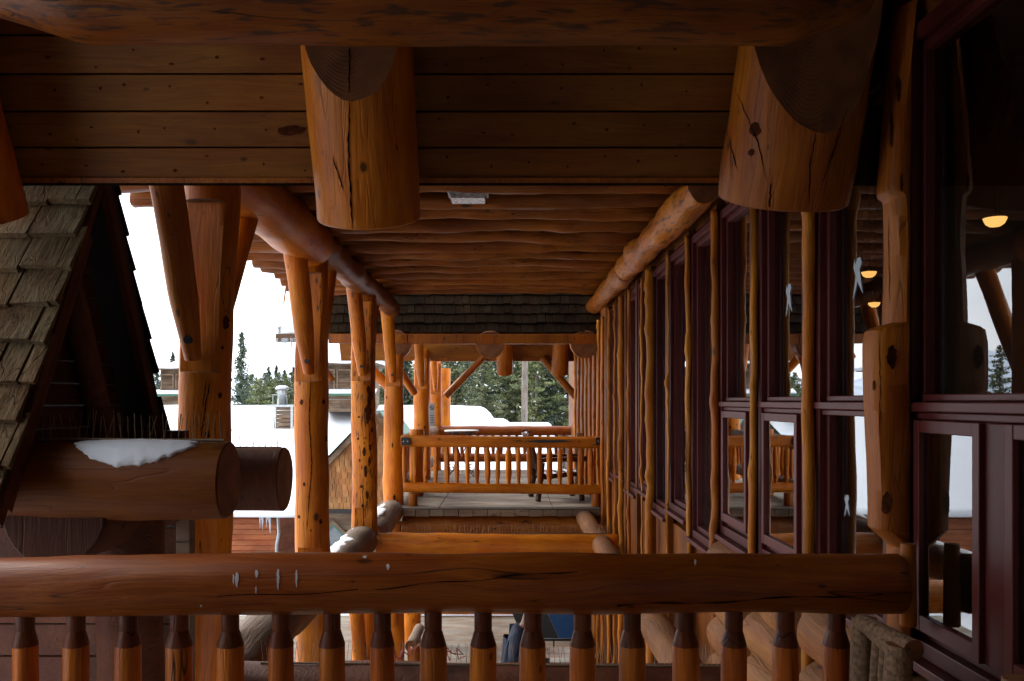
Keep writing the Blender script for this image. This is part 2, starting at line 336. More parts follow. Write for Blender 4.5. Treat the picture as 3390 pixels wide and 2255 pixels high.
M_crack = plain('crack_shadow', (0.02, 0.010, 0.005), rough=0.9, spec=0.0)
M_barkstain = plain('dark_bark_patch', (0.085, 0.022, 0.006), rough=0.8, var=.6, spec=0.05, nscale=60)
def decal(o, stroke, mat):
    """a mark lying on the log's own surface, added to the log's mesh; stroke = [(x, y, half width)] as seen from the deck"""
    M = WM[o]; iv = M.inverted(); me = o.data
    bv = BVHTree.FromPolygons([M @ v.co for v in me.vertices], [tuple(p.vertices) for p in me.polygons])
    pts = []
    if abs(stroke[-1][0] - stroke[0][0]) > abs(stroke[-1][1] - stroke[0][1]): ex = (0, 1)
    else: ex = (1, 0)
    for (x, y, h) in stroke:
        row = []
        for k in (-1, 0, 1):
            dv = P(x + k * h * ex[0], y + k * h * ex[1], 1.0).normalized(); hit = bv.ray_cast(Vector((0, 0, 0)), dv)[0]
            if hit is None: break
            row.append(iv @ (hit - dv * 0.0025))
        if len(row) == 3: pts.append(row)
    if len(pts) < 2: return
    if mat.name not in [m_.name for m_ in me.materials]: me.materials.append(mat)
    mi = [m_.name for m_ in me.materials].index(mat.name)
    bm = bmesh.new(); bm.from_mesh(me); rows = [[bm.verts.new(p) for p in row] for row in pts]
    for i in range(len(rows) - 1):
        for k in (0, 1):
            f = bm.faces.new((rows[i][k], rows[i][k + 1], rows[i + 1][k + 1], rows[i + 1][k])); f.material_index = mi; f.smooth = True
    bm.to_mesh(me); bm.free()
def zigzag(pts, n, w, jit=1.5):
    out = []
    for i in range(n + 1):
        t = i / n * (len(pts) - 1); k = min(int(t), len(pts) - 2); u = t - k
        out.append((pts[k][0] * (1 - u) + pts[k + 1][0] * u + random.uniform(-jit, jit), pts[k][1] * (1 - u) + pts[k + 1][1] * u, w * random.uniform(.5, 1.1) * min(1, .25 + 4 * i / n, .25 + 4 * (1 - i / n))))
    return out
def blob(x, y, rx, ry): return [(x + random.uniform(-.15, .15) * rx, y + ry * (2 * i / 8 - 1), rx * math.sqrt(max(.03, 1 - (2 * i / 8 - 1) ** 2)) * random.uniform(.75, 1.15)) for i in range(9)]
def fluffy(name, par, pts_fn, nu, nv, mat, thick=0.3):
    mb = MB(); pts = []
    for j in range(nv + 1):
        for i in range(nu + 1): pts.append(pts_fn(i / nu, j / nv))
    n = len(pts); low = [Vector(p) - Vector((0, 0, thick)) for p in pts]
    fs = []; w = nu + 1
    for j in range(nv):
        for i in range(nu):
            a = j * w + i; fs.append((a, a + 1, a + 1 + w, a + w)); fs.append((n + a, n + a + w, n + a + 1 + w, n + a + 1))
    for i in range(nu):
        a = i; fs.append((a, n + a, n + a + 1, a + 1)); a = nv * w + i; fs.append((a, a + 1, n + a + 1, n + a))
    for j in range(nv):
        a = j * w; fs.append((a, a + w, n + a + w, n + a)); a = j * w + nu; fs.append((a, n + a, n + a + w, a + w))
    mb.poly(pts + low, fs); return mb.build(name, mat, par, smooth=True)
# ================================================================== SETTING
g = MB(); g.poly([(-900, -300, -5.0), (900, -300, -5.0), (900, 2600, -5.0), (-900, 2600, -5.0)], [(0, 1, 2, 3)])
tag(g.build('snowy_ground', M_snow), kind='structure')
def mountain():
    pts = []; fs = []; n = 60; m = 10
    for j in range(m + 1):
        for i in range(n + 1):
            x = -2600 + 4200 * i / n; t = j / m
            hgt = (150 + 130 * noise.fractal(Vector((x * 0.0016, 3.1, 0)), 0.8, 2.1, 5)) * math.sin(math.pi * min(1, t * 1.0) * 0.5)
            pts.append((x, 3600 + 500 * t, -5 + max(0, hgt) * (1 if j else 0) + (18 * noise.noise(Vector((x * 0.01, j * 0.7, 1))) if 0 < j < m else 0)))
    for j in range(m):
        for i in range(n):
            a = j * (n + 1) + i; fs.append((a, a + 1, a + n + 2, a + n + 1))
    mb = MB(); mb.poly(pts, fs); tag(mb.build('mountain_range', plain('mountain_rock_snow', (0.55, 0.62, 0.70), rough=0.9, var=0.35, nscale=0.004), smooth=True), kind='structure')
mountain()
def deck(name, x0, x1, y0, y1, ztop, plank=0.145, along='x', mat=None):
    mb = MB(); y = y0
    while y < y1 - 0.01:
        dz = random.uniform(-0.0015, 0.0015); mb.box((x0 + random.uniform(-0.01, 0.01), y, ztop - 0.04 + dz), (x1, min(y + plank - 0.007, y1), ztop + dz)); y += plank
    return mb.build(name, mat or M_greydeck, bevel=0.003)
def sheet(name, x0, x1, y0, y1, z0, z1, mat):
    mb = MB(); mb.box((x0, y0, z0), (x1, y1, z1)); return mb.build(name, mat)
# ply panels on the upper far deck, planks elsewhere
tag(deck('near_deck_floor', -3.4, 1.30, -3.0, 2.98, -1.62), kind='structure')
fd = MB()
for (xa, xb) in ((-1.97, -1.02), (-1.012, 0.66), (0.668, 1.36)):
    ya = 12.62
    while ya < 19.6:
        yb = min(ya + 2.43, 19.6); fd.box((xa, ya, -1.60), (xb, yb - 0.008, -1.575)); ya = yb
tag(fd.build('far_deck_floor', M_greydeck, bevel=0.002), kind='structure')
tag(sheet('lower_deck_floor', -6.0, 1.30, 3.2, 17.3, -4.42, -4.35, M_greydeck), kind='structure')
# ================================================================== RIGHT-HAND LODGE WALL
lodge = thing('log_lodge', (1.6, 6, -5), 'long log lodge wall on the right with tall burgundy framed windows and live edge battens', 'building')
wl = MB()
wl.box((1.425, -3.0, 1.285), (1.60, 13.0, 3.4))                 # above the windows
wl.box((1.425, -3.0, -1.64), (1.60, 3.3, -0.90))
wl.box((1.425, 3.3, -1.64), (1.60, 5.75, -0.90))
wl.box((1.425, 5.75, -5.0), (1.60, 13.0, -1.05))
wl.box((1.425, 12.2, -1.05), (1.60, 20.0, 1.285))
wl.box((1.425, 13.0, -5.0), (1.60, 20.0, -1.05))
wl.box((1.425, 13.0, 1.285), (1.60, 20.0, 3.4))
wl.build('wall', M_board, lodge)
ir = MB()   # room behind the glass
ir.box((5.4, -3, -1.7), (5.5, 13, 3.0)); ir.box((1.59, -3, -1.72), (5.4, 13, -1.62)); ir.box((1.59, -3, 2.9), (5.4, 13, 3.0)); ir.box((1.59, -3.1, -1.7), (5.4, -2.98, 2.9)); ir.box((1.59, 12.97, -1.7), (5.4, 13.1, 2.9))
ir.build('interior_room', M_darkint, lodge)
lf = MB(); lf.box((1.3, 3.0, -5.0), (1.5, 5.75, -1.9)); lf.build('foundation', M_redwood, lodge)
def window(d0, d1, z0, z1, transom=0.0, mull=None, casement=True):
    f = MB(); X0, X1 = 1.385, 1.47; w = 0.055
    f.box((X0, d0, z0), (X1, d0 + w, z1)); f.box((X0, d1 - w, z0), (X1, d1, z1))
    f.box((X0 + .002, d0 + w, z1 - w), (X1, d1 - w, z1)); f.box((X0 + .002, d0 + w, z0), (X1, d1 - w, z0 + w))
    # stepped inner profile
    s = 0.035; a0, a1 = d0 + w, d1 - w
    f.box((X0 + .03, a0, z0 + w), (X1 - .002, a0 + s, z1 - w)); f.box((X0 + .03, a1 - s, z0 + w), (X1 - .002, a1, z1 - w))
    f.box((X0 + .032, a0 + s, z1 - w - s), (X1 - .004, a1 - s, z1 - w)); f.box((X0 + .032, a0 + s, z0 + w), (X1 - .004, a1 - s, z0 + w + s))
    fr = f.build('window', M_purple, lodge, bevel=0.004)
    glassx = X1 - 0.022
    if transom is not None:
        t = MB(); t.box((X0 - .012, d0 + .004, transom - .036), (X1 - .006, d1 - .004, transom - .004)); t.box((X0 + .02, d0 + w + s, transom - .001), (X1 - .008, d1 - w - s, transom + .022)); t.box((X0 + .012, d0 + w, transom - .062), (X1 - .01, d1 - w, transom - .038))
        t.build('transom', M_purple2, fr, bevel=0.004)
    ms = [mull] if mull else []
    bays = [a0 + s] + [q for m_ in ms for q in (m_ - .06, m_ + .06)] + [a1 - s]
    if mull:
        m3 = MB(); m3.box((X0 + .004, mull - .06, z0 + w + s), (X1 - .003, mull + .06, transom - .064)); m3.build('mullion', M_purple, fr, bevel=0.004)
    for i in range(0, len(bays), 2):
        b0, b1 = bays[i], bays[i + 1]
        if transom is not None:
            if i == 0:
                gl = MB(); gl.box((glassx, a0 + s + .001, transom + .023), (glassx + .006, a1 - s - .001, z1 - w - s)); gl.build('glass_pane', M_glass, fr)
            c0, c1 = z0 + w + s + .002, transom - .064
            if casement:
                c = MB(); k = 0.042; cx0, cx1 = 1.373, 1.418
                c.box((cx0, b0 + .003, c0), (cx1, b0 + k, c1)); c.box((cx0, b1 - k, c0), (cx1, b1 - .003, c1)); c.box((cx0 + .002, b0 + k, c1 - k), (cx1, b1 - k, c1)); c.box((cx0 + .002, b0 + k, c0), (cx1, b1 - k, c0 + k + .01))
                c.build('casement_sash', M_purple2, fr, bevel=0.003)
                gl = MB(); gl.box((1.390, b0 + k, c0 + k + .01), (1.396, b1 - k, c1 - k)); gl.build('glass_pane', M_glass, fr)
            else:
                gl = MB(); gl.box((glassx, b0, c0), (glassx + .006, b1, c1)); gl.build('glass_pane', M_glass, fr)
        else:
            gl = MB(); gl.box((glassx, b0 + .001, z0 + w + s), (glassx + .006, b1 - .001, z1 - w - s)); gl.build('glass_pane', M_glass, fr)
    sl = MB(); sl.box((1.345, d0 - .02, z0 - .035), (X1 - .01, d1 + .02, z0 - .003)); sl.build('window_sill', M_purple2, fr, bevel=0.004)
    return fr
PD = [3.0 + 0.87 * n for n in range(11)]
wins = []
wins.append(window(1.62, 2.985, -0.86, 1.28, 0.0, mull=2.425))
window(0.2, 1.5, -0.86, 1.28, 0.0, mull=0.85); window(-1.4, 0.0, -0.86, 1.28, 0.0, mull=-0.7)
for n in range(10):
    a, b = PD[n] + 0.10, PD[n + 1] - 0.02
    zb = -0.86 if n < 3 else (-1.02 if n % 2 else -0.92)
    wins.append(window(a, b, zb, 1.24, 0.0 if n < 3 else None, casement=(n != 0)))
for n in range(3, 10):     # lower storey windows
    window(PD[n] + 0.12, PD[n + 1] - 0.1, -3.6, -2.0, None)
# battens and live-edge trims
def slab(d, z0, z1, w, X=1.345, thick=0.05, mat=None, name='live_edge_batten'):
    """board with two wandering natural edges, standing proud of the wall"""
    mb = MB(); n = max(6, int((z1 - z0) / 0.035)); sd = random.uniform(0, 90); pts = []
    kn = [(random.uniform(z0, z1), random.uniform(.006, .014), random.uniform(.03, .06)) for _ in range(int((z1 - z0) * 1.6))]
    for i in range(n + 1):
        z = z0 + (z1 - z0) * i / n
        e1 = noise.noise(Vector((sd, z * 2.1, 0))) * 0.03; e2 = noise.noise(Vector((sd + 30, z * 1.8, 0))) * 0.03
        off = noise.noise(Vector((sd + 60, z * 1.3, 0))) * 0.019 + noise.noise(Vector((sd + 20, z * 3.6, 0))) * 0.006
        fx = off + noise.noise(Vector((sd + 50, z * 7, 0))) * 0.007 - sum(h_ * math.exp(-((z - kz) / ks) ** 2) for kz, h_, ks in kn)
        a = -w / 2 + e1; b = w / 2 + e2; xb = X + thick + off * 0.6
        pts += [(xb, d + a, z), (X + thick * .4 + fx, d + a - .004, z), (X + fx + .006, d + a + w * .2, z), (X + fx, d + (a + b) / 2, z), (X + fx + .006, d + b - w * .2, z), (X + thick * .4 + fx, d + b + .004, z), (xb, d + b, z)]
    fs = []; k = 7
    for i in range(n):
        for j in range(k):
            j2 = (j + 1) % k; fs.append((i * k + j, i * k + j2, (i + 1) * k + j2, (i + 1) * k + j))
    fs.append(tuple(range(k))); fs.append(tuple(reversed(range(n * k, n * k + k))))
    mb.poly(pts, fs); return mb.build(name, mat or random.choice([M_strip, M_strip, M_strip2]), lodge, smooth=True)
for n, d in enumerate(PD):
    zlo = -1.62 if n < 3 else -4.5
    bb = MB(); bb.box((1.372, d - 0.0 + (0.01 if n == 0 else 0), zlo), (1.428, d + 0.10, 1.30)); bb.build('backing_board', M_board, lodge, bevel=0.004)
for (d, pr_, w) in ((3.88, .035, .05), (4.74, .022, .03), (5.63, .034, .05), (6.48, .022, .04), (7.3, .012, .03), (8.11, .055, .06), (8.72, .012, .02), (9.6, .025, .03), (10.16, .05, .05), (10.9, .018, .03), (11.5, .035, .05)):
    slab(d - .03, -1.58 if d < 5 else -4.46, 1.25, w, X=1.362 - pr_, thick=pr_ + .012, mat=M_strip2 if d in (5.63, 9.6) else M_strip)
for q in (12.4, 12.9, 13.5): slab(q, -4.5, 1.22, 0.09, X=1.34)
for q in (14.1, 14.9, 15.6, 16.4, 17.2): slab(q, -1.55, 1.2, 0.10, X=1.33)
# the big near post: stepped live-edge trunk
def stepped():
    def xf(z):
        K = [(-1.62, 1.335), (-.50, 1.33), (-.44, 1.262), (-.2, 1.262), (.0, 1.252), (.20, 1.250), (.252, 1.258), (.262, 1.318), (.5, 1.322), (.70, 1.318), (.715, 1.300), (.74, 1.298), (.95, 1.312), (1.15, 1.330), (1.36, 1.345)]
        for (z0, x0), (z1, x1) in zip(K, K[1:]):
            if z <= z1: return x0 + (x1 - x0) * (z - z0) / (z1 - z0)
        return K[-1][1]
    mb = MB(); pts = []; n = 240; k = 9
    for i in range(n + 1):
        z = -1.62 + 2.98 * i / n; x = xf(z) + noise.noise(Vector((1.3, z * 4, 0))) * .007; g1 = noise.noise(Vector((9.3, z * 3, 0))) * .008
        prof = [(1.372, -.075), (1.36, -.085 + g1), (x + .035, -.088 + g1), (x + .012, -.075), (x + .001, -.045), (x, -.01), (x + .006, .03), (x + .03, .06), (1.372, .07)]
        for (u, v) in prof: pts.append((u + .012 * max(0, (z - .7)) + noise.noise(Vector((u * 30, v * 30, z * 6))) * .003, 2.985 + v, z))
    fs = [(i * k + j, i * k + (j + 1) % k, (i + 1) * k + (j + 1) % k, (i + 1) * k + j) for i in range(n) for j in range(k)]
    fs += [tuple(range(k)), tuple(reversed(range(n * k, n * k + k)))]
    mb.poly(pts, fs); o = mb.build('stepped_post', M_strip2, lodge, smooth=True)
    bm = bmesh.new(); bm.from_mesh(o.data)
    for ed in bm.edges:
        if len(ed.link_faces) == 2 and ed.calc_face_angle(0) > R(42): ed.smooth = False
    bm.to_mesh(o.data); bm.free()
    for q in (blob(2053, 822, 11, 28), blob(2012, 887, 4, 12), blob(2040, 1158, 12, 26), blob(2068, 205, 6, 30), blob(2052, 300, 5, 40), blob(2075, 420, 4, 22)): decal(o, q, M_barkstain)
    for q in (([(2022, 770), (2026, 880), (2024, 1000)], 20, 1.0), ([(2045, 500), (2047, 700)], 12, 1.0), ([(2040, 120), (2055, 330)], 14, 1.0)): decal(o, zigzag(*q), M_crack)
    return o
stepped()
# log courses below the sills, between the boards
for n, (a, b) in enumerate([(PD[0] + .12, PD[1] - .10), (PD[1] + .12, PD[2] - .10), (PD[2] + .12, PD[3] - .12)]):
    for k in range(4):
        zc = -1.02 - 0.235 * k
        log('wall_log', (1.40, a, zc), (1.40, b, zc), 0.135, 0.13, M_pale, lodge, seg=26, wav=0.10, bumps=0.04)
for k in range(3): log('wall_log', (1.42, -1.5, -1.05 - 0.235 * k), (1.42, 2.9, -1.05 - 0.235 * k), 0.13, 0.13, M_pale, lodge, seg=22)
for k in range(4): log('wall_log', (1.44, 15.6, -1.45 + 0.25 * k), (1.22 + 0.03 * (k % 2), 15.6, -1.45 + 0.25 * k), 0.125, 0.12, M_pale, lodge)
# bird stickers on the glass
def sticker(par, x, y, h):
    d = 1.446 * F / (x - VX); s = h * d / F; c = P(x, y, d); mb = MB()
    o = [(-.10, .5), (.02, .5), (.10, .34), (.13, .5), (.18, .30), (.08, .05), (.20, -.5), (.10, -.30), (.02, -.08), (-.12, -.30), (-.20, -.42), (-.12, -.05), (-.07, .2), (-.16, .36)]
    mb.prism([(c.y + u * s * 1.5, c.z + v * s) for (u, v) in o], 0, 1.4442, 1.4468)
    mb.build('bird_sticker', M_stick, par)
M_stick = plain('frosted_film', (0.50, 0.56, 0.62), rough=0.5, bump=0.0)
sticker(wins[1], 1975, 640, 92); sticker(wins[2], 1816, 690, 72); sticker(wins[1], 1950, 1165, 52); sticker(wins[2], 1772, 1112, 40); sticker(wins[3], 1690, 1065, 36)
# pendant lamps inside
def pendant(x, d, z, label):
    t = thing('pendant_lamp', (x, d, z), label, 'lamp', 'pendant lamps glowing behind the glass')
    b = MB(); n = 16; prof = [(0.005, -0.032), (0.026, -0.029), (0.044, -0.016), (0.053, 0.003), (0.056, 0.012)]
    pts = [(x + r * math.cos(6.2832 * k / n), d + r * math.sin(6.2832 * k / n), z + zz) for (r, zz) in prof for k in range(n)]
    b.poly(pts, [(j * n + k, j * n + (k + 1) % n, (j + 1) * n + (k + 1) % n, (j + 1) * n + k) for j in range(len(prof) - 1) for k in range(n)])
    b.build('lamp_shade', M_bulb, t, smooth=True)
    c = MB(); c.tube([(x, d, z + .03), (x, d, 2.9)], 0.005); c.tube([(x, d, z + 0.02), (x, d, z + .07)], [0.018, 0.008], seg=10); c.build('stem', M_black, t)
p = P(2290, 508, 4.3); pendant(p.x, p.y, p.z, 'bowl shaped pendant lamp glowing warm behind the near right window')
p = P(2000, 630, 6.5); pendant(p.x, p.y, p.z, 'pendant lamp behind the window left of the stepped log post, upper one')
p = P(2012, 700, 8.2); pendant(p.x, p.y, p.z, 'pendant lamp behind the window left of the stepped log post, farther one')
# ================================================================== NEAR PORCH ROOF (over the camera)
SA, CA = math.sin(R(65)), math.cos(R(65))
nroof = thing('near_porch_roof', (0, 3.2, 0.8), 'steep board soffit of the nearest porch roof with hanging rafter logs at the top', 'roof')
def slope_box(mb, x0, x1, s0, s1, t0, t1, base=(3.4, 0.87)):
    """box on the roof slope: s up the slope, t outward"""
    q = []
    for x in (x0, x1):
        for s_ in (s0, s1):
            for t_ in (t0, t1):
                q.append((x, base[0] - CA * s_ + SA * t_, base[1] + SA * s_ + CA * t_))
    mb.poly(q, [(0, 1, 3, 2), (4, 6, 7, 5), (0, 4, 5, 1), (2, 3, 7, 6), (0, 2, 6, 4), (1, 5, 7, 3)])
for i in range(10):
    mb = MB(); s0 = 0.135 * i; jt = random.uniform(-.002, .003)
    slope_box(mb, -2.6, 1.33, s0 + 0.003, s0 + 0.132, jt, 0.035); o = mb.build('soffit_board', M_soffit, nroof, bevel=0.003)
    if i == 1: decal(o, [(640 + k_ * 9, 300 + random.uniform(-3, 3), 3 + 9 * math.sin(.35 + k_ * .38)) for k_ in range(8)], M_barkstain)
    if i < 5:
        for k_ in range(7): decal(o, blob(120 + k_ * 95 + random.uniform(-30, 30), 380 - 81 * i + random.uniform(-25, 20), random.uniform(2, 6), random.uniform(2, 4)), M_barkstain); decal(o, blob(1010 + k_ * 95 + random.uniform(-30, 30), 375 - 81 * i + random.uniform(-25, 20), random.uniform(2, 5), random.uniform(2, 4)), M_barkstain)
mb = MB(); slope_box(mb, -2.6, 2.2, 1.35, 3.9, 0.0, 0.035); mb.build('upper_soffit', M_soffit, nroof)
mb = MB(); slope_box(mb, -2.7, 2.2, -0.02, 3.9, 0.04, 0.10); mb.build('roof_cover', M_shake2, nroof)
mb = MB(); mb.poly([(-2.7, 1.8, 4.4), (2.2, 1.8, 4.4), (2.2, -3.6, 1.6), (-2.7, -3.6, 1.6), (-2.7, 1.8, 4.46), (2.2, 1.8, 4.46), (2.2, -3.6, 1.66), (-2.7, -3.6, 1.66)], [(0, 1, 2, 3), (7, 6, 5, 4), (0, 4, 5, 1), (1, 5, 6, 2), (2, 6, 7, 3), (3, 7, 4, 0)]); mb.build('rear_slope', M_soffit, nroof)
mb = MB(); mb.box((-2.9, -3.4, -1.6), (1.4, -3.3, 4.4)); mb.build('rear_wall', M_redwood, nroof)
mb = MB(); mb.box((-3.0, -3.3, -1.6), (-2.9, 1.5, 4.4)); mb.build('light_block_wall', M_redwood, nroof)  # unseen wall added to keep light from the left off the near porch
mb = MB(); slope_box(mb, -2.6, 1.3, 0.0, 0.02, -0.008, 0.037); mb.build('edge_strip', M_logdark, nroof)
for (X, rr, fl) in ((-0.53, 0.188, 1.05), (1.035, 0.225, 1.04), (-2.06, 0.20, 1.0)):
    # axis passes (y 3.2, z .79) going up-slope; lower end at s=-0.10, vertical notch cut on the camera side
    off = rr * 1.0
    def ax(s_): return Vector((X, 3.4 - SA * off - CA * s_, 0.87 - CA * off + SA * s_))
    L0, L1 = ax(-0.10 if X < 0 else -0.02), ax(1.9)
    o = log('rafter_log', L0, L1, rr * fl, rr * 0.97, M_logdark if X > 0 else M_log, nroof, seg=40, wav=0.05, bumps=0.05, step=0.04)
    me = o.data; yn = 2.91 if X < 0 else 2.88       # vertical seat cut facing the viewer
    iw = WM[o].inverted(); bm = bmesh.new(); bm.from_mesh(me)
    res = bmesh.ops.bisect_plane(bm, geom=bm.verts[:] + bm.edges[:] + bm.faces[:], plane_co=iw @ Vector((X, yn, 1.0)), plane_no=iw.to_3x3() @ Vector((0, -1, 0)), clear_outer=True)
    es = [e_ for e_ in res['geom_cut'] if isinstance(e_, bmesh.types.BMEdge)]
    for e_ in es: e_.smooth = False
    fr2 = bmesh.ops.edgeloop_fill(bm, edges=es, mat_nr=1, use_smooth=False)
    bm.to_mesh(me); bm.free()
    if X == -0.53:
        decal(o, zigzag([(805, 232), (802, 330), (806, 430), (811, 528)], 26, 2.6), M_crack); decal(o, zigzag([(806, 100), (804, 215)], 10, 2.4), M_crack)
        decal(o, zigzag([(765, 360), (790, 440)], 8, 1.5), M_crack)
    if X > 0:
        decal(o, blob(1738, 298, 13, 17), M_barkstain); decal(o, blob(1729, 351, 8, 8), M_barkstain)
        for q in (([(1690, 200), (1745, 330), (1765, 420)], 14, 1.4), ([(1880, 300), (1865, 380), (1862, 470)], 14, 1.8), ([(1672, 300), (1700, 400)], 8, 1.3), ([(1775, 420), (1770, 485)], 8, 2.0), ([(1940, 290), (1890, 430)], 12, 1.3), ([(1950, 250), (1905, 380)], 12, 1.2)): decal(o, zigzag(*q), M_crack)
log('purlin_log', (-1.62, 2.66, 1.31), (1.12, 2.66, 1.30), 0.185, 0.18, M_purlin, nroof, seg=36, wav=0.03, bumps=0.02, prof=lambda q: min(1.0, 0.55 + q * 1.6, 0.55 + (2.74 - q) * 1.8))
# ================================================================== MIDDLE PORCH ROOF (pole ceiling)
mroof = thing('pole_ceiling_roof', (-0.7, 8, 1.5), 'walkway ceiling of long parallel peeled log poles running from eave to lodge wall', 'roof')
poles = []; d = 3.7
while d < 12.2:
    xl = -2.92 + random.uniform(-.08, .08)
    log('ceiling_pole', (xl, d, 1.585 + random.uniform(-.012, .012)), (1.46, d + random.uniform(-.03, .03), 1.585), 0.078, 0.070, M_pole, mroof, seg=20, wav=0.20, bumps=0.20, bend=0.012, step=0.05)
    d += 0.49 + random.uniform(-0.02, 0.02)
mb = MB(); mb.box((-2.8, 3.3, 1.70), (2.2, 12.6, 1.78)); mb.build('roof_deck', M_tar_shade, mroof)  # near-black deck colour paints the shadow gaps between the poles
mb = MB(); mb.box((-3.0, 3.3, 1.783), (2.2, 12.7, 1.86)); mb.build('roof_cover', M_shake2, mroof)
fl_ = fluffy('roof_snow', mroof, lambda u, v: Vector((-3.05 + u * 5.0, 3.6 + v * 9.0, 2.16 + 0.06 * noise.noise(Vector((u * 4, v * 7, 0))))), 12, 20, M_snow, 0.30)
# ================================================================== BEAMS
def beam(name, p0, p1, r0, r1, mat, label, cat='beam', group=None, **k):
    o = log(name, p0, p1, r0, r1, mat, None, **k); return tag(o, label, cat, group)
beam('eave_beam', (-1.73, 3.9, 1.40), (-1.73, 7.45, 1.37), 0.185, 0.20, M_log, 'thick peeled log beam overhead on the left resting on the two nearest posts', seg=30, wav=0.06, bumps=0.05)
beam('eave_beam', (-1.70, 7.3, 1.40), (-1.70, 12.45, 1.36), 0.150, 0.135, M_logdark, 'gnarled knotty log beam overhead on the left ending in a blunt cut near the shingles', seg=28, wav=0.12, bumps=0.14)
beam('plate_beam', (1.235, 5.35, 1.36), (1.235, 8.9, 1.38), 0.115, 0.125, M_blotch, 'light knotty log plate under the ceiling along the window wall, nearer length', seg=26, wav=0.14, bumps=0.22)
beam('plate_beam', (1.235, 8.85, 1.37), (1.235, 12.3, 1.36), 0.12, 0.11, M_blotch, 'light knotty log plate under the ceiling along the window wall, farther length', seg=26, wav=0.14, bumps=0.2)
# cross beams between the post line and the wall at deck level
beam('cross_beam', (-1.60, 5.02, -1.72), (1.34, 5.02, -1.74), 0.185, 0.18, M_redwood, 'dark cross log low behind the near balusters, topped with bird spikes', group='cross logs at deck level', seg=24)
beam('cross_beam', (-1.60, 7.60, -1.74), (1.34, 7.60, -1.74), 0.15, 0.15, M_log, 'cross log just showing under the near top rail, between second post and wall', group='cross logs at deck level', seg=24, wav=0.09)
beam('cross_beam', (-1.58, 10.3, -1.73), (1.32, 10.3, -1.74), 0.135, 0.13, M_log, 'orange cross log above the near top rail, joined to the third post', group='cross logs at deck level', seg=24, wav=0.06)
beam('cross_beam', (-1.58, 12.85, -1.86), (1.42, 12.85, -1.86), 0.155, 0.15, M_logdark, 'cross log right under the edge of the far deck', group='cross logs at deck level', seg=24, wav=0.06)
# long logs running away along the post line at deck level
for i, (a, b, lab) in enumerate(((4.95, 7.45, 'thick grey weathered log running back low behind the near balusters'), (7.75, 10.15, 'snow dusted weathered log end butted against the foot of the third post'), (10.5, 12.75, 'weathered log with a snow streak leading to the foot of the fourth post'))):
    o = beam('sill_log', (-1.74, a, -1.68), (-1.74, b, -1.66), 0.185, 0.18, M_weath, lab, group='weathered logs along the post line', seg=26, wav=0.09, bumps=0.08)
    if i:
        def sp(u, v, a=a, b=b): 
            e = math.sin(math.pi * u) * math.sin(math.pi * min(1, v * 1.05)) ** .5 if v < .95 else 0
            return Vector((-1.83 + 0.16 * u + 0.03 * noise.noise(Vector((v * 9, 0, i))), a + .1 + (b - a - .2) * v, -1.503 + 0.022 * max(0, e) + 0.0 * u))
        s = fluffy('snow_streak', None, sp, 6, 24, M_snow, 0.03); tag(s, 'thin snow streak lying on the weathered log at the %s post' % ('third' if i == 1 else 'fourth'), 'snow')
for (a, b, lab) in ((5.4, 8.6, 'pale knotty log running back low along the window wall, seen through the near balusters'), (8.7, 12.6, 'pale log low along the window wall beyond the middle cross logs')):
    beam('sill_log', (1.13, a, -1.73), (1.13, b, -1.73), 0.12, 0.12, M_pale, lab, group='pale logs along the window wall', seg=22, wav=0.07, bumps=0.1)
# ================================================================== POSTS WITH BRACES
POSTS = []
def post(x, d, z0, z1, r0, r1, label, z_notch=0.18, foot=None, braces=True, mat=None, name='porch_post', lean=0.0):
    t = thing(name, (x, d, z0), label, 'post', 'peeled log posts carrying the porch')
    cuts = []
    if z_notch is not None: cuts.append((z_notch - z0, z_notch + 0.95 - z0, (-0.10, -0.99), 0.60))
    if foot is not None: cuts.append((-1.62 - z0, foot - z0, (0.05, -0.99), 0.72))
    log('trunk', (x, d, z0), (x + lean, d, z1), r0, r1, mat or M_log, t, seg=30, wav=0.05, bumps=0.07, cuts=cuts, bend=0.008, step=0.05)
    if braces:
        y0 = d - r0 * 0.88; zn = (z_notch or 0.2) + 0.07
        log('brace', (x + 0.005, y0 - 0.02, zn), (x - 0.03, y0 - 0.40, 1.36), r0 * 0.50, r0 * 0.62, mat or M_log, t, seg=20, wav=0.06, bumps=0.1, prof=lambda q: min(1, 0.62 + q * 1.1))
        log('brace', (x, d + r0 * 0.7, 0.25), (x - 0.02, d + r0 + (0.80 if d < 5 else 0.62), 1.30), r0 * 0.52, r0 * 0.60, mat or M_log, t, seg=16, wav=0.05)
        pg = MB(); c0 = Vector((x + 0.012, y0 - 0.125, zn + 0.10)); pg.tube([c0 + Vector((0, 0.05, 0)), c0 + Vector((0, 0.0, 0))], 0.022, seg=12); pg.build('peg_hole', M_tar_shade, t)
    POSTS.append(t); return t
post(-1.735, 4.83, -1.62, 1.28, 0.138, 0.15, 'nearest and thickest log post with a leaning brace, right of the dark shake gable', z_notch=0.16, lean=0.06)
post(-1.735, 7.57, -1.62, 1.25, 0.150, 0.142, 'second log post back, cracked down its front with a flat cut at its foot', z_notch=0.17, foot=-1.28)
post(-1.735, 10.3, -1.62, 1.28, 0.152, 0.145, 'third log post back, knotty and blotched with dark bark streaks', z_notch=0.24, foot=-1.28, mat=M_blotch)
post(-1.735, 12.98, -1.57, 0.70, 0.155, 0.14, 'fourth log post standing on the near corner of the far deck beside the railing', z_notch=0.22)
post(-1.73, 17.2, -1.57, 0.85, 0.165, 0.16, 'thick log post on the far deck carrying the small warning sign', z_notch=0.23)
post(-1.64, 19.4, -1.57, 0.85, 0.135, 0.13, 'slim log post on the far deck just right of the sign post', z_notch=0.15)
post(-1.64, 22.4, -1.57, 0.85, 0.14, 0.14, 'farthest log post at the outer end of the far deck', z_notch=None, braces=False)
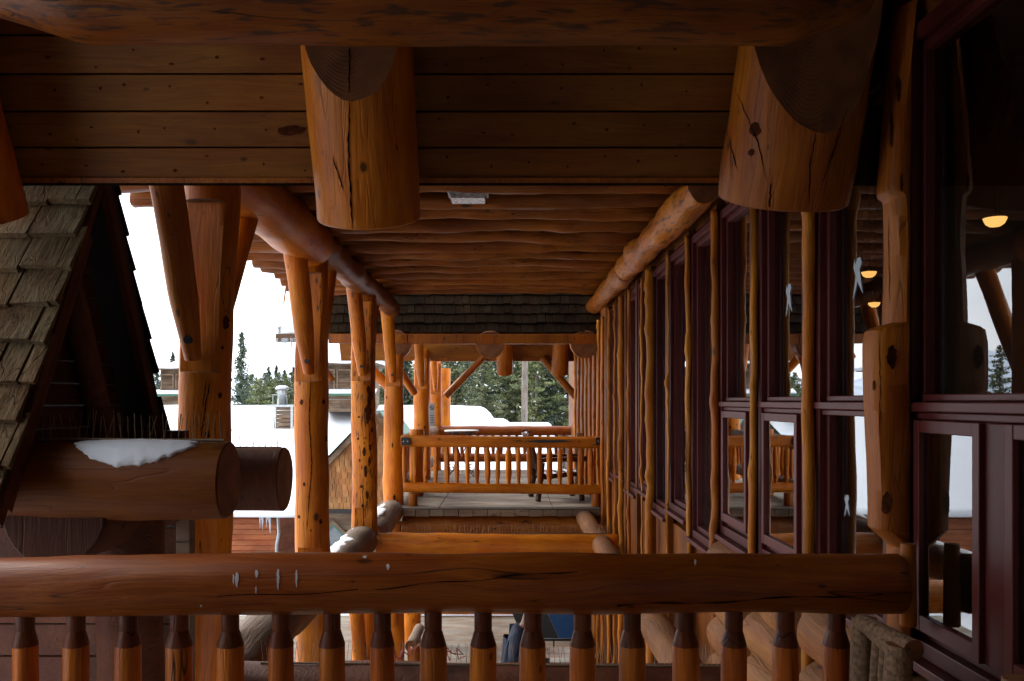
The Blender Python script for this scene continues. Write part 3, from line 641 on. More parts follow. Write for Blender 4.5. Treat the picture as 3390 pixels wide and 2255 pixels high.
post(1.50, 17.9, -1.57, 0.80, 0.13, 0.12, 'log post at the wall end of the far railing', z_notch=None, braces=False)
# lower storey posts
for (x, d, lab) in ((-1.735, 7.57, 'lower storey log post under the second post, split between two balusters'), (-1.735, 10.3, 'lower storey log post with a pegged brace seen between the near balusters'), (-1.735, 12.98, 'lower storey log post with dark streaks right of the pegged one'), (-1.735, 15.4, 'lower storey log post farthest back behind the stair rail')):
    t = post(x, d, -4.36, -1.84, 0.155, 0.15, lab, z_notch=None, braces=False, name='lower_post')
    if d > 8 and d < 15: log('brace', (x + .005, d - 0.16, -3.35), (x - .02, d - 0.6, -2.0), 0.075, 0.09, M_log, t, seg=16)
def trunk_of(i): return [c for c in POSTS[i].children if c.name.startswith('trunk')][0]
for q in (([(484, 870), (470, 960), (462, 1010)], 22, 1.8), ([(476, 870), (466, 940)], 10, 1.2)): decal(trunk_of(0), zigzag(*q), M_crack)
for b_ in ((520, 742, 8, 16), (507, 910, 5, 7), (478, 1000, 6, 9), (512, 800, 4, 5)): decal(trunk_of(0), blob(*b_), M_barkstain)
for q in (([(716, 870), (711, 956), (718, 1066), (706, 1225)], 60, 1.3),): decal(trunk_of(1), zigzag(*q, jit=.6), M_crack)
for b_ in ((694, 926, 4, 7), (745, 925, 4, 6), (700, 1115, 3, 5), (752, 1010, 3, 7), (738, 1200, 4, 6), (688, 1190, 3, 4)): decal(trunk_of(1), blob(*b_), M_barkstain)
decal(trunk_of(2), zigzag([(848, 888), (853, 915), (847, 945), (846, 975)], 16, 8, 1.5), M_barkstain)
for b_ in ((838, 1040, 4, 11), (852, 1030, 3, 9), (842, 1085, 4, 14), (850, 1062, 3, 12), (828, 1060, 2, 4), (856, 990, 3, 6), (824, 1010, 3, 3), (832, 1120, 3, 4), (845, 1140, 4, 10), (826, 960, 2.5, 2.5), (835, 1165, 3, 5)): decal(trunk_of(2), blob(*b_), M_barkstain)
decal(trunk_of(2), zigzag([(834, 1110), (837, 1180), (836, 1225)], 24, .9, .6), M_crack)
for b_ in ((903, 1025, 2, 6), (908, 1145, 3, 7), (915, 1155, 1.5, 5), (890, 915, 1.5, 4)): decal(trunk_of(3), blob(*b_), M_barkstain)
# ================================================================== RAILINGS
def baluster_prof(L, zt, zb):
    def f(q):   # q from bottom
        if q > L - zt: return 0.70
        if q > L - zt - 0.07: return 0.70 + 0.30 * (L - zt - q) / 0.07
        if q < zb: return 0.72
        if q < zb + 0.05: return 0.72 + 0.28 * (q - zb) / 0.05
        return 1.0
    return f
# near railing
nr = thing('near_railing', (0, 2.8, -1.6), 'massive foreground log railing with turned down pole balusters across the whole deck', 'railing')
log('top_rail', (-2.6, 2.80, -0.615), (1.285, 2.80, -0.593), 0.096, 0.097, M_rail, nr, seg=34, wav=0.06, bumps=0.04, bend=0.006, step=0.04)
log('bottom_rail', (-2.6, 2.80, -1.46), (1.285, 2.80, -1.46), 0.08, 0.08, M_rail, nr, seg=22)
bx = [-60, 58, 175, 295, 413, 530, 647, 764, 880, 997, 1112, 1226, 1341, 1455, 1578, 1689, 1808, 1925]
M_bal = wood('baluster_pole', (0.66, 0.19, 0.012), (0.38, 0.085, 0.005), rough=0.40, coat=0.1)
M_ten = wood('baluster_tenon', (0.34, 0.088, 0.020), (0.20, 0.046, 0.012), rough=0.46, knots=0.4, coat=0.08)
for i, b in enumerate(bx):
    X = (b - VX) * 2.8 / F; L_ = 0.80; k = random.uniform(0.94, 1.06)
    log('baluster', (X + random.uniform(-.004, .004), 2.80, -1.42), (X, 2.80, -0.800), 0.0425 * k, 0.0415 * k, M_bal, nr, seg=12, wav=0.05, bumps=0.05, step=0.05, prof=lambda q: 1.0 if q > 0.1 else 0.8)
    log('baluster_tenon', (X, 2.80, -0.802), (X, 2.80, -0.750), 0.0425 * k, 0.0290, M_ten, nr, seg=16, wav=0.01, bumps=0, step=0.03, noend=True)
    log('baluster_tenon', (X, 2.80, -0.751), (X, 2.80, -0.57), 0.0290, 0.0285, M_ten, nr, seg=16, wav=0.01, bumps=0, step=0.03, noend=True)
log('saddle_block', (1.318, 2.81, -0.74), (1.318, 2.81, -0.47), 0.026, 0.024, M_strip2, nr, seg=16, wav=0.04)
M_drip = plain('dropping_white', (0.75, 0.70, 0.68), rough=0.8)
tr_ = [c for c in nr.children if c.name.startswith('top_rail')][0]
for (x, y0, y1, w) in ((545, 1318, 1352, 7), (537, 1322, 1345, 3), (590, 1312, 1330, 6), (589, 1350, 1368, 3), (640, 1310, 1358, 5), (682, 1312, 1352, 4), (893, 1298, 1312, 6), (840, 1279, 1285, 8), (1600, 1288, 1302, 4), (463, 1392, 1398, 4)):
    decal(tr_, [(x + random.uniform(-1, 1), y0 + (y1 - y0) * i / 8, w / 2 * (0.5 + math.sin(3.0 * i / 8)) * (1.15 - i / 8 * .7)) for i in range(9)], M_drip)
decal(tr_, [(x, 1395 - (x - 1420) * 0.045 + 3 * math.sin(x * .02), 1.2 + math.sin(x * .05)) for x in range(1420, 2050, 18)], M_crack)
decal(tr_, [(x, 1352 - (x - 900) * 0.09 + 3 * math.sin(x * .03), 1.0 + .6 * math.sin(x * .05)) for x in range(860, 1330, 18)], M_crack)
decal(tr_, [(x, 1375 - (x - 500) * 0.05 + 3 * math.sin(x * .02), 0.9) for x in range(500, 830, 18)], M_crack)
# front railing of the far deck
r1 = thing('far_deck_front_railing', (-0.1, 12.78, -1.6), 'log railing on the near edge of the far deck with black corner brackets', 'railing')
log('top_rail', (-1.60, 12.78, -0.60), (1.42, 12.78, -0.625), 0.088, 0.088, M_log, r1, seg=20, wav=0.03, squash=(0.9, 1.0), cuts=((0, 9, (-1, 0), .75),), bumps=0.02)
log('bottom_rail', (-1.56, 12.78, -1.29), (1.42, 12.78, -1.33), 0.078, 0.076, M_log, r1, seg=20, wav=0.04)
for b in (930, 955, 981, 1003, 1028, 1050, 1075, 1098, 1122, 1146, 1171, 1193, 1217, 1241, 1265, 1289, 1312, 1336, 1359):
    X = (b - VX) * 12.78 / F; r = random.uniform(0.034, 0.046)
    log('baluster', (X + random.uniform(-.012, .012), 12.78, -1.30), (X, 12.78, -0.62), r, r, random.choice([M_strip2, M_log, M_log]), r1, seg=10, wav=0.06, bumps=0.05, bend=0.003, step=0.05, prof=baluster_prof(0.68, 0.10, 0.13))
for X in (-1.52, 1.37):
    mb = MB(); mb.box((X - .065, 12.675, -0.66), (X + .065, 12.70, -0.54)); mb.build('bracket', M_black, r1, bevel=0.004)
    mb = MB()
    for q in (-.03, .03): mb.tube([(X + q, 12.665, -0.60), (X + q, 12.68, -0.60)], 0.011, seg=10)
    mb.build('bracket_bolt', M_galv, r1)
for X in (-1.42, 1.32): log('rail_foot', (X, 12.78, -1.575), (X, 12.78, -1.38), 0.07, 0.07, M_logdark, r1, seg=14)
ck = MB(); ck.prism([((x - VX) * 12.68 / F, (VY - y) * 12.68 / F) for (x, y) in ((1205, 1016), (1240, 1013), (1290, 1013.5), (1320, 1016), (1285, 1019), (1240, 1019.5))], 1, 12.69, 12.72); ck.build('rail_split', M_tar_shade, r1)
# back railing of the far deck
r2 = thing('far_deck_back_railing', (0, 19.4, -1.6), 'outermost log railing of the far deck against the snow', 'railing')
log('top_rail', (-1.55, 19.4, -0.68), (1.46, 19.4, -0.68), 0.115, 0.11, M_rail, r2, seg=18)
log('bottom_rail', (-1.55, 19.4, -1.29), (1.46, 19.4, -1.29), 0.10, 0.10, M_rail, r2, seg=18)
for k in range(17):
    X = -1.4 + k * 0.178; r = 0.045
    log('baluster', (X, 19.4, -1.27), (X + random.uniform(-.01, .01), 19.4, -0.7), r, r, M_rail, r2, seg=9, wav=0.05, prof=baluster_prof(0.57, 0.09, 0.09))
# side railing
r3 = thing('far_deck_side_railing', (-1.75, 16, -1.6), 'log side railing of the far deck, seen end on between the posts', 'railing')
for z in (-0.66, -1.34):
    log('side_rail', (-1.75, 13.2, z), (-1.75, 17.0, z), 0.10, 0.10, M_weath, r3, seg=16); log('side_rail', (-1.72, 17.4, z), (-1.66, 19.3, z), 0.10, 0.095, M_weath, r3, seg=16)
for k in range(26):
    y = 13.4 + k * 0.225
    if abs(y - 17.2) < .2: continue
    log('baluster', (-1.75, y, -1.3), (-1.75, y, -0.7), 0.042, 0.042, M_log, r3, seg=9, prof=baluster_prof(0.6, .09, .1))
st = tag(log('stub_post', (-1.52, 14.2, -1.57), (-1.52, 14.2, -0.47), 0.115, 0.115, M_log, None, seg=20), 'short cut off log newel with a flat top behind the front railing', 'post')
# ================================================================== FAR GABLE PORCH ROOF
fr_ = thing('far_porch_roof', (-0.3, 13, 0.9), 'steep dark shingled roof of the far porch with log ends under its fascia', 'roof')
def shakes(name, par, x0, x1, base, slope_deg, nrow, expo, wmin, wmax, mat, lift=0.018, thick=0.022, zdir=1, miny=None):
    """courses of individually split shakes on a slope rising away (+Y)"""
    mb = MB(); sa, ca = math.sin(R(slope_deg)), math.cos(R(slope_deg))
    for j in range(nrow):
        x = x0 - random.uniform(0, wmax * .5)
        while x < x1:
            w = random.uniform(wmin, wmax); a, b = max(x, x0 - .01), min(x + w - random.uniform(.004, .011), x1 + random.uniform(-.01, .015))
            if b > a + 0.02:
                s0 = j * expo + random.uniform(-.008, .008) * expo / .15; s1 = s0 + expo * 1.35
                tilt = random.uniform(-.004, .004); t = thick * random.uniform(.8, 1.35)
                q = []
                for xx in (a, b):
                    for (s_, o_) in ((s0, lift), (s0, lift + t), (s1, 0.0), (s1, 0.006)):
                        o2 = o_ + (tilt if xx == a else -tilt) * (1 if s_ == s0 else 0); sk = random.uniform(-.004, .004)
                        q.append((xx * zdir, s_ + sk, o2))
                mb.poly(q, [(0, 1, 3, 2), (4, 6, 7, 5), (0, 4, 5, 1), (2, 3, 7, 6), (0, 2, 6, 4), (1, 5, 7, 3)])
            x += w
    o = mb.build(name, mat, None, origin=(0, 0, 0))
    M = Matrix(((zdir, 0, 0, 0), (0, zdir * ca, -zdir * sa, base[0]), (0, sa, ca, base[1]), (0, 0, 0, 1))); WM[o] = M; o.matrix_basis = M; parent(o, par)
    return o

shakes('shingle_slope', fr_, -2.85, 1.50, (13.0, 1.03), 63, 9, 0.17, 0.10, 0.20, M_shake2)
mb = MB()
mb.poly([(-3.5, 13.02, 1.02), (1.55, 13.02, 1.02), (1.55, 15.2, 5.3), (-3.5, 15.2, 5.3), (-3.5, 13.08, 1.0), (1.55, 13.08, 1.0), (1.55, 15.26, 5.28), (-3.5, 15.26, 5.28)], [(0, 1, 2, 3), (7, 6, 5, 4), (0, 4, 5, 1), (1, 5, 6, 2), (2, 6, 7, 3), (3, 7, 4, 0)]); mb.build('roof_deck', M_soffit, fr_)
mb = MB()
mb.poly([(-3.5, 17.9, 0.84), (1.55, 17.9, 0.84), (1.55, 15.26, 5.3), (-3.5, 15.26, 5.3), (-3.5, 17.96, 0.86), (1.55, 17.96, 0.86), (1.55, 15.32, 5.32), (-3.5, 15.32, 5.32)], [(0, 1, 2, 3), (7, 6, 5, 4), (0, 4, 5, 1), (1, 5, 6, 2), (2, 6, 7, 3), (3, 7, 4, 0)]); mb.build('rear_slope', M_soffit, fr_)
mb = MB(); mb.box((-2.72, 12.93, 0.875), (-1.52, 13.02, 1.015)); mb.box((-1.51, 12.92, 0.865), (1.44, 13.02, 1.01)); mb.build('fascia', M_logdark, fr_, bevel=0.006)
for X in (-1.70, -0.275, 1.17): log('purlin_log', (X, 12.97, 0.86), (X, 13.25, 0.87), 0.215, 0.20, M_log, fr_, seg=26, wav=0.05, endmat=M_end)
for X in (-0.06, 1.08):
    log('rafter_log', (X, 17.75, 0.60), (X, 16.9, 1.9), 0.175, 0.17, M_logdark, fr_, seg=24, wav=0.05)
mb = MB(); mb.box((-1.5, 17.86, 0.83), (1.5, 17.93, 1.02)); mb.box((-1.5, 17.84, 1.022), (1.5, 17.90, 1.22)); mb.build('end_boards', M_logdark, fr_, bevel=0.006)
log('knee_brace', (-1.30, 17.8, 0.10), (-0.50, 17.8, 0.92), 0.075, 0.075, M_logdark, fr_, seg=16); log('knee_brace', (1.42, 17.8, 0.08), (0.72, 17.8, 0.90), 0.075, 0.075, M_logdark, fr_, seg=16)
log('knee_brace', (-1.80, 13.0, 0.20), (-2.35, 13.0, 0.72), 0.075, 0.075, M_log, fr_, seg=16); log('knee_brace', (-1.65, 15.0, 0.15), (-1.95, 14.2, 0.72), 0.07, 0.07, M_log, fr_, seg=14)
# snow slab on the outer end of that roof, with icicles
fluffy('roof_snow', fr_, lambda u, v: Vector((-3.50 + 0.66 * u + 0.05 * v + .02 * noise.noise(Vector((v * 6, 0, 0))), 12.97 + 0.50 * v - .12 * math.sin(math.pi * min(1, v * 3)) * .5, 1.10 + 0.80 * v + 0.03 * noise.noise(Vector((u * 3, v * 4, 2))))), 10, 14, M_snow, 0.12)
mb = MB(); mb.box((-3.52, 12.93, 0.90), (-2.86, 13.08, 1.02)); mb.build('outer_fascia', M_greywood, fr_)
mb = MB()
for k in range(26):
    X = -3.50 + 0.66 * random.random(); h = random.uniform(.05, .34) * (0.6 + 0.6 * math.sin((X + 3.5) * 4))
    mb.tube([(X, 12.93, 0.95), (X + .004, 12.93, 0.95 - h * .5), (X, 12.93, 0.95 - h)], [0.014, 0.009, 0.001], seg=6)
mb.build('icicles', M_ice, fr_)
log('bracket_log', (-3.1, 13.1, 0.88), (-2.70, 13.1, 0.30), 0.07, 0.06, M_logdark, fr_, seg=12)
# far deck edge: row of plank ends + joist
de = thing('far_deck_edge', (-0.2, 12.6, -1.66), 'row of brown plank ends along the edge of the far deck', 'deck edge')
x = -1.97
mb = MB()
while x < 1.42:
    w = random.uniform(0.20, 0.225); mb.box((x, 12.585 + random.uniform(-.006, .006), -1.70 + random.uniform(-.006, .006)), (x + w - .008, 12.70, -1.606)); x += w
mb.build('plank_ends', M_greywood, de, bevel=0.004)
mb = MB(); mb.box((-1.97, 12.705, -1.70), (1.36, 19.6, -1.604)); mb.build('joists', M_logdark, de)
# ================================================================== LEFT DARK SHAKE GABLE
XG = -1.80; AP = (3.80, 1.02)
gb = thing('shake_gable', (XG - .6, 3.8, -.4), 'steep dormer gable in the left foreground covered in weathered cedar shakes', 'dormer')
slope = math.degrees(math.atan2(1.37 + .06, 0.79))
shakes('shake_slope', gb, -3.6, XG, (3.00, -0.41), slope, 9, 0.178, 0.10, 0.205, M_shake, lift=0.020, thick=0.026)
sa, ca = math.sin(R(slope)), math.cos(R(slope))
mb = MB(); mb.poly([(-3.6, 3.0 + .02, -.43), (XG - .01, 3.02, -.43), (XG - .01, 3.82, AP[1]), (-3.6, 3.82, AP[1]), (-3.6, 3.06, -.45), (XG - .01, 3.06, -.45), (XG - .01, 3.86, AP[1]), (-3.6, 3.86, AP[1])], [(0, 1, 2, 3), (7, 6, 5, 4), (0, 4, 5, 1), (1, 5, 6, 2), (2, 6, 7, 3), (3, 7, 4, 0)]); mb.build('near_roof_deck', M_redwood, gb)
mb = MB(); mb.poly([(-3.6, 4.43, -.22), (XG, 4.43, -.22), (XG, 3.82, AP[1]), (-3.6, 3.82, AP[1]), (-3.6, 4.50, -.20), (XG, 4.50, -.20), (XG, 3.88, AP[1]), (-3.6, 3.88, AP[1])], [(0, 1, 2, 3), (7, 6, 5, 4), (0, 4, 5, 1), (1, 5, 6, 2), (2, 6, 7, 3), (3, 7, 4, 0)]); mb.build('far_roof_deck', M_tar_shade, gb)
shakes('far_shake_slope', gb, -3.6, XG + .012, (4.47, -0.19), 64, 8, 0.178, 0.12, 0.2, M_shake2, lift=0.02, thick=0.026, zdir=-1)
mb = MB(); k = 0; z = -0.42
def gy(z, side):   # gable slope planes
    return 3.06 + (z + .43) * (0.80 / 1.45) if side == 0 else 4.43 - (z + .22) * (0.61 / 1.24)
while z < 0.95:
    z2 = z + 0.1; mb.prism([(gy(z, 0) + .02, z + .004), (gy(z, 1) - .01, z + .004), (gy(min(z2, .98), 1) - .01, z2 - .004), (gy(min(z2, .98), 0) + .02, z2 - .004)], 0, XG - .22 - .004 * (k % 3), XG - .16 + random.uniform(-.003, .003)); z = z2; k += 1
mb.build('gable_boards', M_redwood, gb, bevel=0.004)
log('verge_timber', (XG - .07, 3.12, -.40), (XG - .07, 3.74, .72), 0.05, 0.05, M_redwood, gb, seg=12)
log('verge_timber', (XG - .10, 4.12, -.40), (XG - .10, 3.66, .60), 0.055, 0.05, M_redwood, gb, seg=12)
mb = MB(); mb.poly([(XG - .03, 4.40, -.22), (XG + .003, 4.40, -.22), (XG + .003, 3.79, 1.0), (XG - .03, 3.79, 1.0), (XG - .03, 4.455, -.22), (XG + .003, 4.455, -.22), (XG + .003, 3.85, 1.0), (XG - .03, 3.85, 1.0)], [(0, 1, 2, 3), (7, 6, 5, 4), (0, 4, 5, 1), (1, 5, 6, 2), (2, 6, 7, 3), (3, 7, 4, 0)]); mb.build('barge_board', M_redwood, gb)
# logs below the gable
e1 = beam('stub_log', (-3.3, 3.37, -.315), (-1.10, 3.37, -.312), 0.150, 0.150, M_board, 'dark log stub with a snow patch on top, pointing right below the gable', seg=34, wav=0.05, bumps=0.05)
e2 = beam('stub_log', (-3.3, 4.06, -.375), (-1.06, 4.06, -.372), 0.150, 0.150, M_redwood, 'darker log stub behind and right of the snowy one', seg=30, wav=0.04)
def sn(u, v):
    X = -1.69 + 0.47 * u; w = math.sin(math.pi * min(1, max(0, u * 0.93 + .03))) ** .6
    w *= 1 + .10 * noise.noise(Vector((u * 22, 5, 0))); a = -1.15 + 1.25 * v; a = a * w + (-0.1) * (1 - w)
    rr = 0.152 + (0.018 * w * math.sin(math.pi * v) ** .5 if 0 < v < 1 else -0.006) - (0 if 0 < u < 1 else .006)
    rr += 0.004 * noise.noise(Vector((u * 9, v * 6, 3)))
    return Vector((X + 0.02 * noise.noise(Vector((v * 4, 0, 0))), 3.37 + math.sin(a) * rr, -.314 + math.cos(a) * rr))
tag(fluffy('snow_patch', None, sn, 36, 14, M_snow, 0.004), 'oval snow patch on top of the dark log stub', 'snow')
beam('stub_log', (-1.76, 3.30, -.44), (-1.76, 4.3, -.44), 0.20, 0.20, M_redwood, 'round black underside of a log end at the left under the snowy stub', seg=28, endmat=M_redwood)
beam('dark_pillar', (-1.66, 3.75, -4.4), (-1.66, 3.75, -.45), 0.14, 0.138, M_redwood, 'dark upright log pillar under the snowy log stub', 'post', seg=26)
beam('dark_pillar', (-2.30, 3.6, -4.4), (-2.30, 3.6, -.45), 0.12, 0.12, M_redwood, 'dark upright log pillar at the left picture edge', 'post', seg=22)
dw = thing('dark_side_wall', (-3.2, 4.45, -2.4), 'dark red brown plank wall behind the pillars at lower left', 'wall')
mb = MB(); z = -4.6; k = 0
while z < -.3: mb.box((-5.2, 4.36 - .003 * (k % 2), z), (-1.66, 4.45, z + .158)); z += .165; k += 1
mb.build('planks', M_redwood, dw, bevel=0.005)
mb = MB(); mb.box((-1.95, 4.28, -4.6), (-1.86, 4.35, -.5)); mb.box((-1.67, 4.29, -4.6), (-1.60, 4.37, -.5)); mb.build('corner_boards', M_greywood, dw, bevel=0.005)
# ================================================================== BIRD SPIKES
def spikes(p0, p1, n, h, label, spread=0.02):
    mb = MB(); p0 = Vector(p0); p1 = Vector(p1); mb.tube([p0, p1], 0.006, seg=5)
    for i in range(n):
        b = p0.lerp(p1, (i + .5) / n); k = random.uniform(.75, 1.0)
        for s in ((-1, 1) if i % 2 else (0,)):
            mb.tube([b, b + Vector((random.uniform(-.022, .022), s * spread + random.uniform(-.01, .01), h * k))], 0.0014, seg=3)
    tag(mb.build('bird_spikes', M_wire), label, 'bird spikes', 'strips of thin wire bird spikes')
spikes((-1.45, 5.0, -1.535), (1.30, 5.0, -1.555), 90, 0.14, 'wire bird spikes on the dark cross log behind the near balusters')
spikes((-1.55, 10.3, -1.597), (1.25, 10.3, -1.60), 80, 0.12, 'wire bird spikes on the orange cross log joined to the third post')
spikes((-1.85, 3.37, -.150), (-1.12, 3.37, -.155), 26, 0.12, 'wire bird spikes along the snowy log stub')
spikes((-1.85, 4.06, -.22), (-1.08, 4.06, -.222), 26, 0.15, 'wire bird spikes along the darker log stub behind')
# ================================================================== CEILING LIGHT
p = P(1078, 455, 6.3)
cl = thing('ceiling_light', (p.x, p.y, 1.5), 'small rectangular clear glass ceiling light fixed to a pole', 'light')
mb = MB(); mb.prism([(p.x - .14, 1.512), (p.x + .14, 1.512), (p.x + .122, 1.468), (p.x - .122, 1.468)], 1, 6.18, 6.36); mb.build('glass_box', plain('white_sparkle_glass', (1.5, 1.5, 1.55), rough=0.15, metal=0.3, var=0.6, nscale=40, bump=0.9), cl, bevel=0.004)  # reflected sparkle of the glass put into its mottled white colour
mb = MB(); mb.box((p.x - .148, 6.17, 1.512), (p.x + .148, 6.37, 1.535)); mb.build('rim', M_galv, cl, bevel=0.003)
# ================================================================== FAR DECK FURNITURE
# bistro table
tx, ty = -0.98, 18.0
bt = thing('bistro_table', (tx, ty, -1.57), 'round pale topped bistro table with black scrolled iron legs on the far deck', 'table')
mb = MB(); mb.tube([(tx, ty, -0.645), (tx, ty, -0.615)], 0.36, seg=36); mb.build('tabletop', M_white, bt, bevel=0.006)
for k in range(4):
    an = math.pi / 4 + k * math.pi / 2; dx, dy = math.cos(an), math.sin(an); mb = MB()
    q = lambda r, z: (tx + dx * r, ty + dy * r, z)
    mb.tube([q(.33, -.66), q(.26, -.74), q(.14, -.92), q(.05, -1.12), q(.10, -1.28), q(.2, -1.42), q(.33, -1.53), q(.40, -1.57)], 0.010, seg=6)
    mb.tube([q(.16 + .09 * math.cos(t * .5), -.76 + .09 * math.sin(t * .5)) for t in range(0, 13)], 0.008, seg=5)
    mb.tube([q(.31 + (.11 - .006 * t) * math.cos(1.2 + t * .5), -1.43 + (.11 - .006 * t) * math.sin(1.2 + t * .5)) for t in range(0, 12)], 0.008, seg=5)
    mb.build('scroll_leg', M_black, bt, smooth=True)
mb = MB(); mb.tube([(tx + .20 * math.cos(t * .3927), ty + .20 * math.sin(t * .3927), -1.40) for t in range(17)], 0.007, seg=5); mb.build('iron_ring', M_black, bt)
mb = MB(); mb.tube([(tx + .33 * math.cos(t * .3927), ty + .33 * math.sin(t * .3927), -0.655) for t in range(17)], 0.010, seg=5); mb.build('iron_ring', M_black, bt)
# rustic armchair
def armchair(cx, cy, z0, rz, label, s=1.0):
    t = thing('rustic_armchair', (cx, cy, z0), label, 'chair', None, rz)
    M0 = WM[t]
    def L(name, a, b, r, r2=None, **k):
        return log(name, M0 @ Vector([v * s for v in a]), M0 @ Vector([v * s for v in b]), r * s, (r2 or r) * s, M_chair, t, seg=12, wav=0.12, bumps=0.12, step=0.05, **k)
    for sx in (-1, 1):
        L('leg', (sx * .36, -.34, 0), (sx * .29, -.28, .66), .045, .038); L('leg', (sx * .34, .36, 0), (sx * .29, .28, .60), .045, .04)
        L('arm_rest', (sx * .33, -.42, .66), (sx * .33, .34, .64), .040, .036); L('back_post', (sx * .29, .30, .30), (sx * .27, .50, 1.10), .036, .03)
        L('seat_rail', (sx * .27, -.34, .42), (sx * .27, .36, .36), .036)
    L('front_rail', (-.34, -.32, .40), (.34, -.32, .40), .045); L('back_rail', (-.32, .48, 1.04), (.32, .48, 1.04), .036); L('back_rail', (-.32, .36, .56), (.32, .36, .56), .034); L('stretcher', (-.33, -.32, .17), (.33, -.32, .17), .034)
    for k in range(6): L('seat_slat', (-.28, -.30 + k * .115, .43 - k * .012), (.28, -.30 + k * .115, .43 - k * .012), .032)
    for k in range(5): L('back_slat', (-.2 + k * .1, .37, .50), (-.2 + k * .1, .50, 1.06), .024)
    return t
armchair(0.78, 13.75, -1.57, R(98), 'dark varnished rustic branch armchair on the far deck beside the wall', 1.0)
# warning sign on the far post
sg = thing('warning_sign', (-1.58, 16.98, -.3), 'narrow grey no smoking sign tied to a log post on the far deck', 'sign')
c = P(994, 955, 17.0)
mb = MB(); mb.box((c.x - .055, 17.0, c.z - .23), (c.x + .055, 17.012, c.z + .23)); mb.build('sign_plate', plain('sign_grey', (0.42, 0.40, 0.38)), sg, bevel=0.004)
mb = MB(); mb.tube([(c.x + .038 * math.cos(t * .3927), 16.996, c.z + .14 + .038 * math.sin(t * .3927)) for t in range(17)], 0.005, seg=4); mb.tube([(c.x - .026, 16.996, c.z + .166), (c.x + .026, 16.996, c.z + .114)], 0.005, seg=4)
for k in range(4): mb.box((c.x - .035, 16.994, c.z - .02 - k * .045), (c.x + .035, 16.999, c.z - .008 - k * .045))
mb.build('sign_symbol', M_black, sg)
# ================================================================== LOWER DECK THINGS
pt = thing('picnic_table', (0.9, 12.4, -4.35), 'grey slatted picnic table with bench on the lower deck between balusters', 'table')
mb = MB()
for k in range(3): mb.box((0.42, 12.08 + k * .145, -3.64), (2.0 - .75, 12.215 + k * .145, -3.60))
mb.build('tabletop', M_benchgrey, pt, bevel=0.005)
mb = MB()
for k in range(2): mb.box((0.42, 12.76 + k * .13, -3.95), (1.25, 12.88 + k * .13, -3.91))
mb.build('bench_seat', M_benchgrey, pt, bevel=0.005)
mb = MB(); mb.box((0.42, 11.66, -3.95), (1.25, 11.80, -3.91)); mb.build('bench_seat', M_benchgrey, pt, bevel=0.005)
for X in (.55, 1.1):
    mb = MB(); mb.box((X, 11.7, -4.0), (X + .05, 13.0, -3.955)); mb.tube([(X + .02, 11.95, -4.35), (X + .02, 12.2, -3.65)], .025); mb.tube([(X + .02, 12.7, -4.35), (X + .02, 12.45, -3.65)], .025); mb.build('trestle', M_black, pt)
ab = thing('advertising_board', (0.6, 14, -4.35), 'leaning black and blue board with small yellow lettering on the lower deck', 'board')
def Q(x, y, d=14.0): p = P(x, y, d); return (p.x, p.z)
mb = MB(); mb.prism([Q(1172, 1395), Q(1252, 1395), Q(1286, 1469), Q(1203, 1469)], 1, 14.0, 14.03); mb.build('black_panel', plain('black_panel', (0.03, 0.033, 0.035), rough=0.5), ab)
mb = MB(); mb.prism([Q(1252.6, 1395), Q(1345, 1395), Q(1345, 1469), Q(1286.6, 1469)], 1, 14.0, 14.03); mb.build('blue_panel', plain('blue_panel', (0.012, 0.10, 0.30), rough=0.5), ab)
mb = MB(); p = P(1270, 1472, 14); mb.box((p.x - .6, 13.98, p.z - .02), (p.x + .55, 14.05, p.z + .012)); mb.box((p.x + .02, 14.0, -4.35), (p.x + .045, 14.03, p.z)); mb.box((p.x - .45, 14.0, -4.35), (p.x - .42, 14.03, p.z)); mb.box((p.x + .45, 14.0, -4.35), (p.x + .48, 14.03, p.z)); mb.build('stand', M_black, ab)
M_yel = plain('yellow_letters', (0.70, 0.62, 0.05), rough=0.6)
for (txt, x, y) in (('P', 1207, 1428), ('hele', 1200, 1433), ('D', 1207, 1438), ('Nati', 1199, 1443), ('1', 1204, 1459)):
    cu = bpy.data.curves.new('lettering', 'FONT'); cu.body = txt; cu.size = 0.062; cu.extrude = 0.002
    p = P(x, y, 13.995); M = Matrix.Translation(p) @ Matrix.Rotation(R(90), 4, 'X')
    tmp = bpy.data.objects.new('tmp', cu); COL.objects.link(tmp); bpy.context.view_layer.update()
    me = bpy.data.meshes.new_from_object(tmp.evaluated_get(bpy.context.evaluated_depsgraph_get())); bpy.data.objects.remove(tmp)
    me.materials.clear(); me.materials.append(M_yel); link('lettering', me, M, ab)
# stair newel/rail on the lower deck
nl = thing('lower_handrail', (-1.5, 13.9, -4.35), 'weathered log handrail with a split newel on the lower deck', 'railing')
log('handrail', P(965, 1447, 14.4), P(945, 1488, 13.0), 0.085, 0.085, M_weath, nl, seg=16); log('newel', P(953, 1500, 13.0) - Vector((0, 0, .9)), P(953, 1486, 13.0), 0.10, 0.10, M_logdark, nl, seg=16)
fb = thing('lower_far_beam', (0, 17.4, -4.4), 'orange log lying along the far edge of the lower deck', 'beam')
log('log', (-2.6, 17.4, -4.22), (1.3, 17.4, -4.22), 0.14, 0.13, M_log, fb, seg=16)
gy_ = thing('red_garland', P(955, 1530, 11.5), 'small tangle of red wire garland lying on the lower deck', 'garland')
mb = MB(); c = P(925, 1531, 5.0)
pp = [Vector((-.72 + .46 * t / 60 + random.uniform(-.03, .03), 5.0 + random.uniform(-.05, .05), -1.50 + random.uniform(-.02, .06))) for t in range(60)]
mb.tube(pp, 0.0035, seg=4); gy_.location = (-.5, 5, -1.5); WM[gy_] = Matrix.Translation((-.5, 5, -1.5)); gy_['label'] = 'small tangle of red wire garland on the dark cross log'
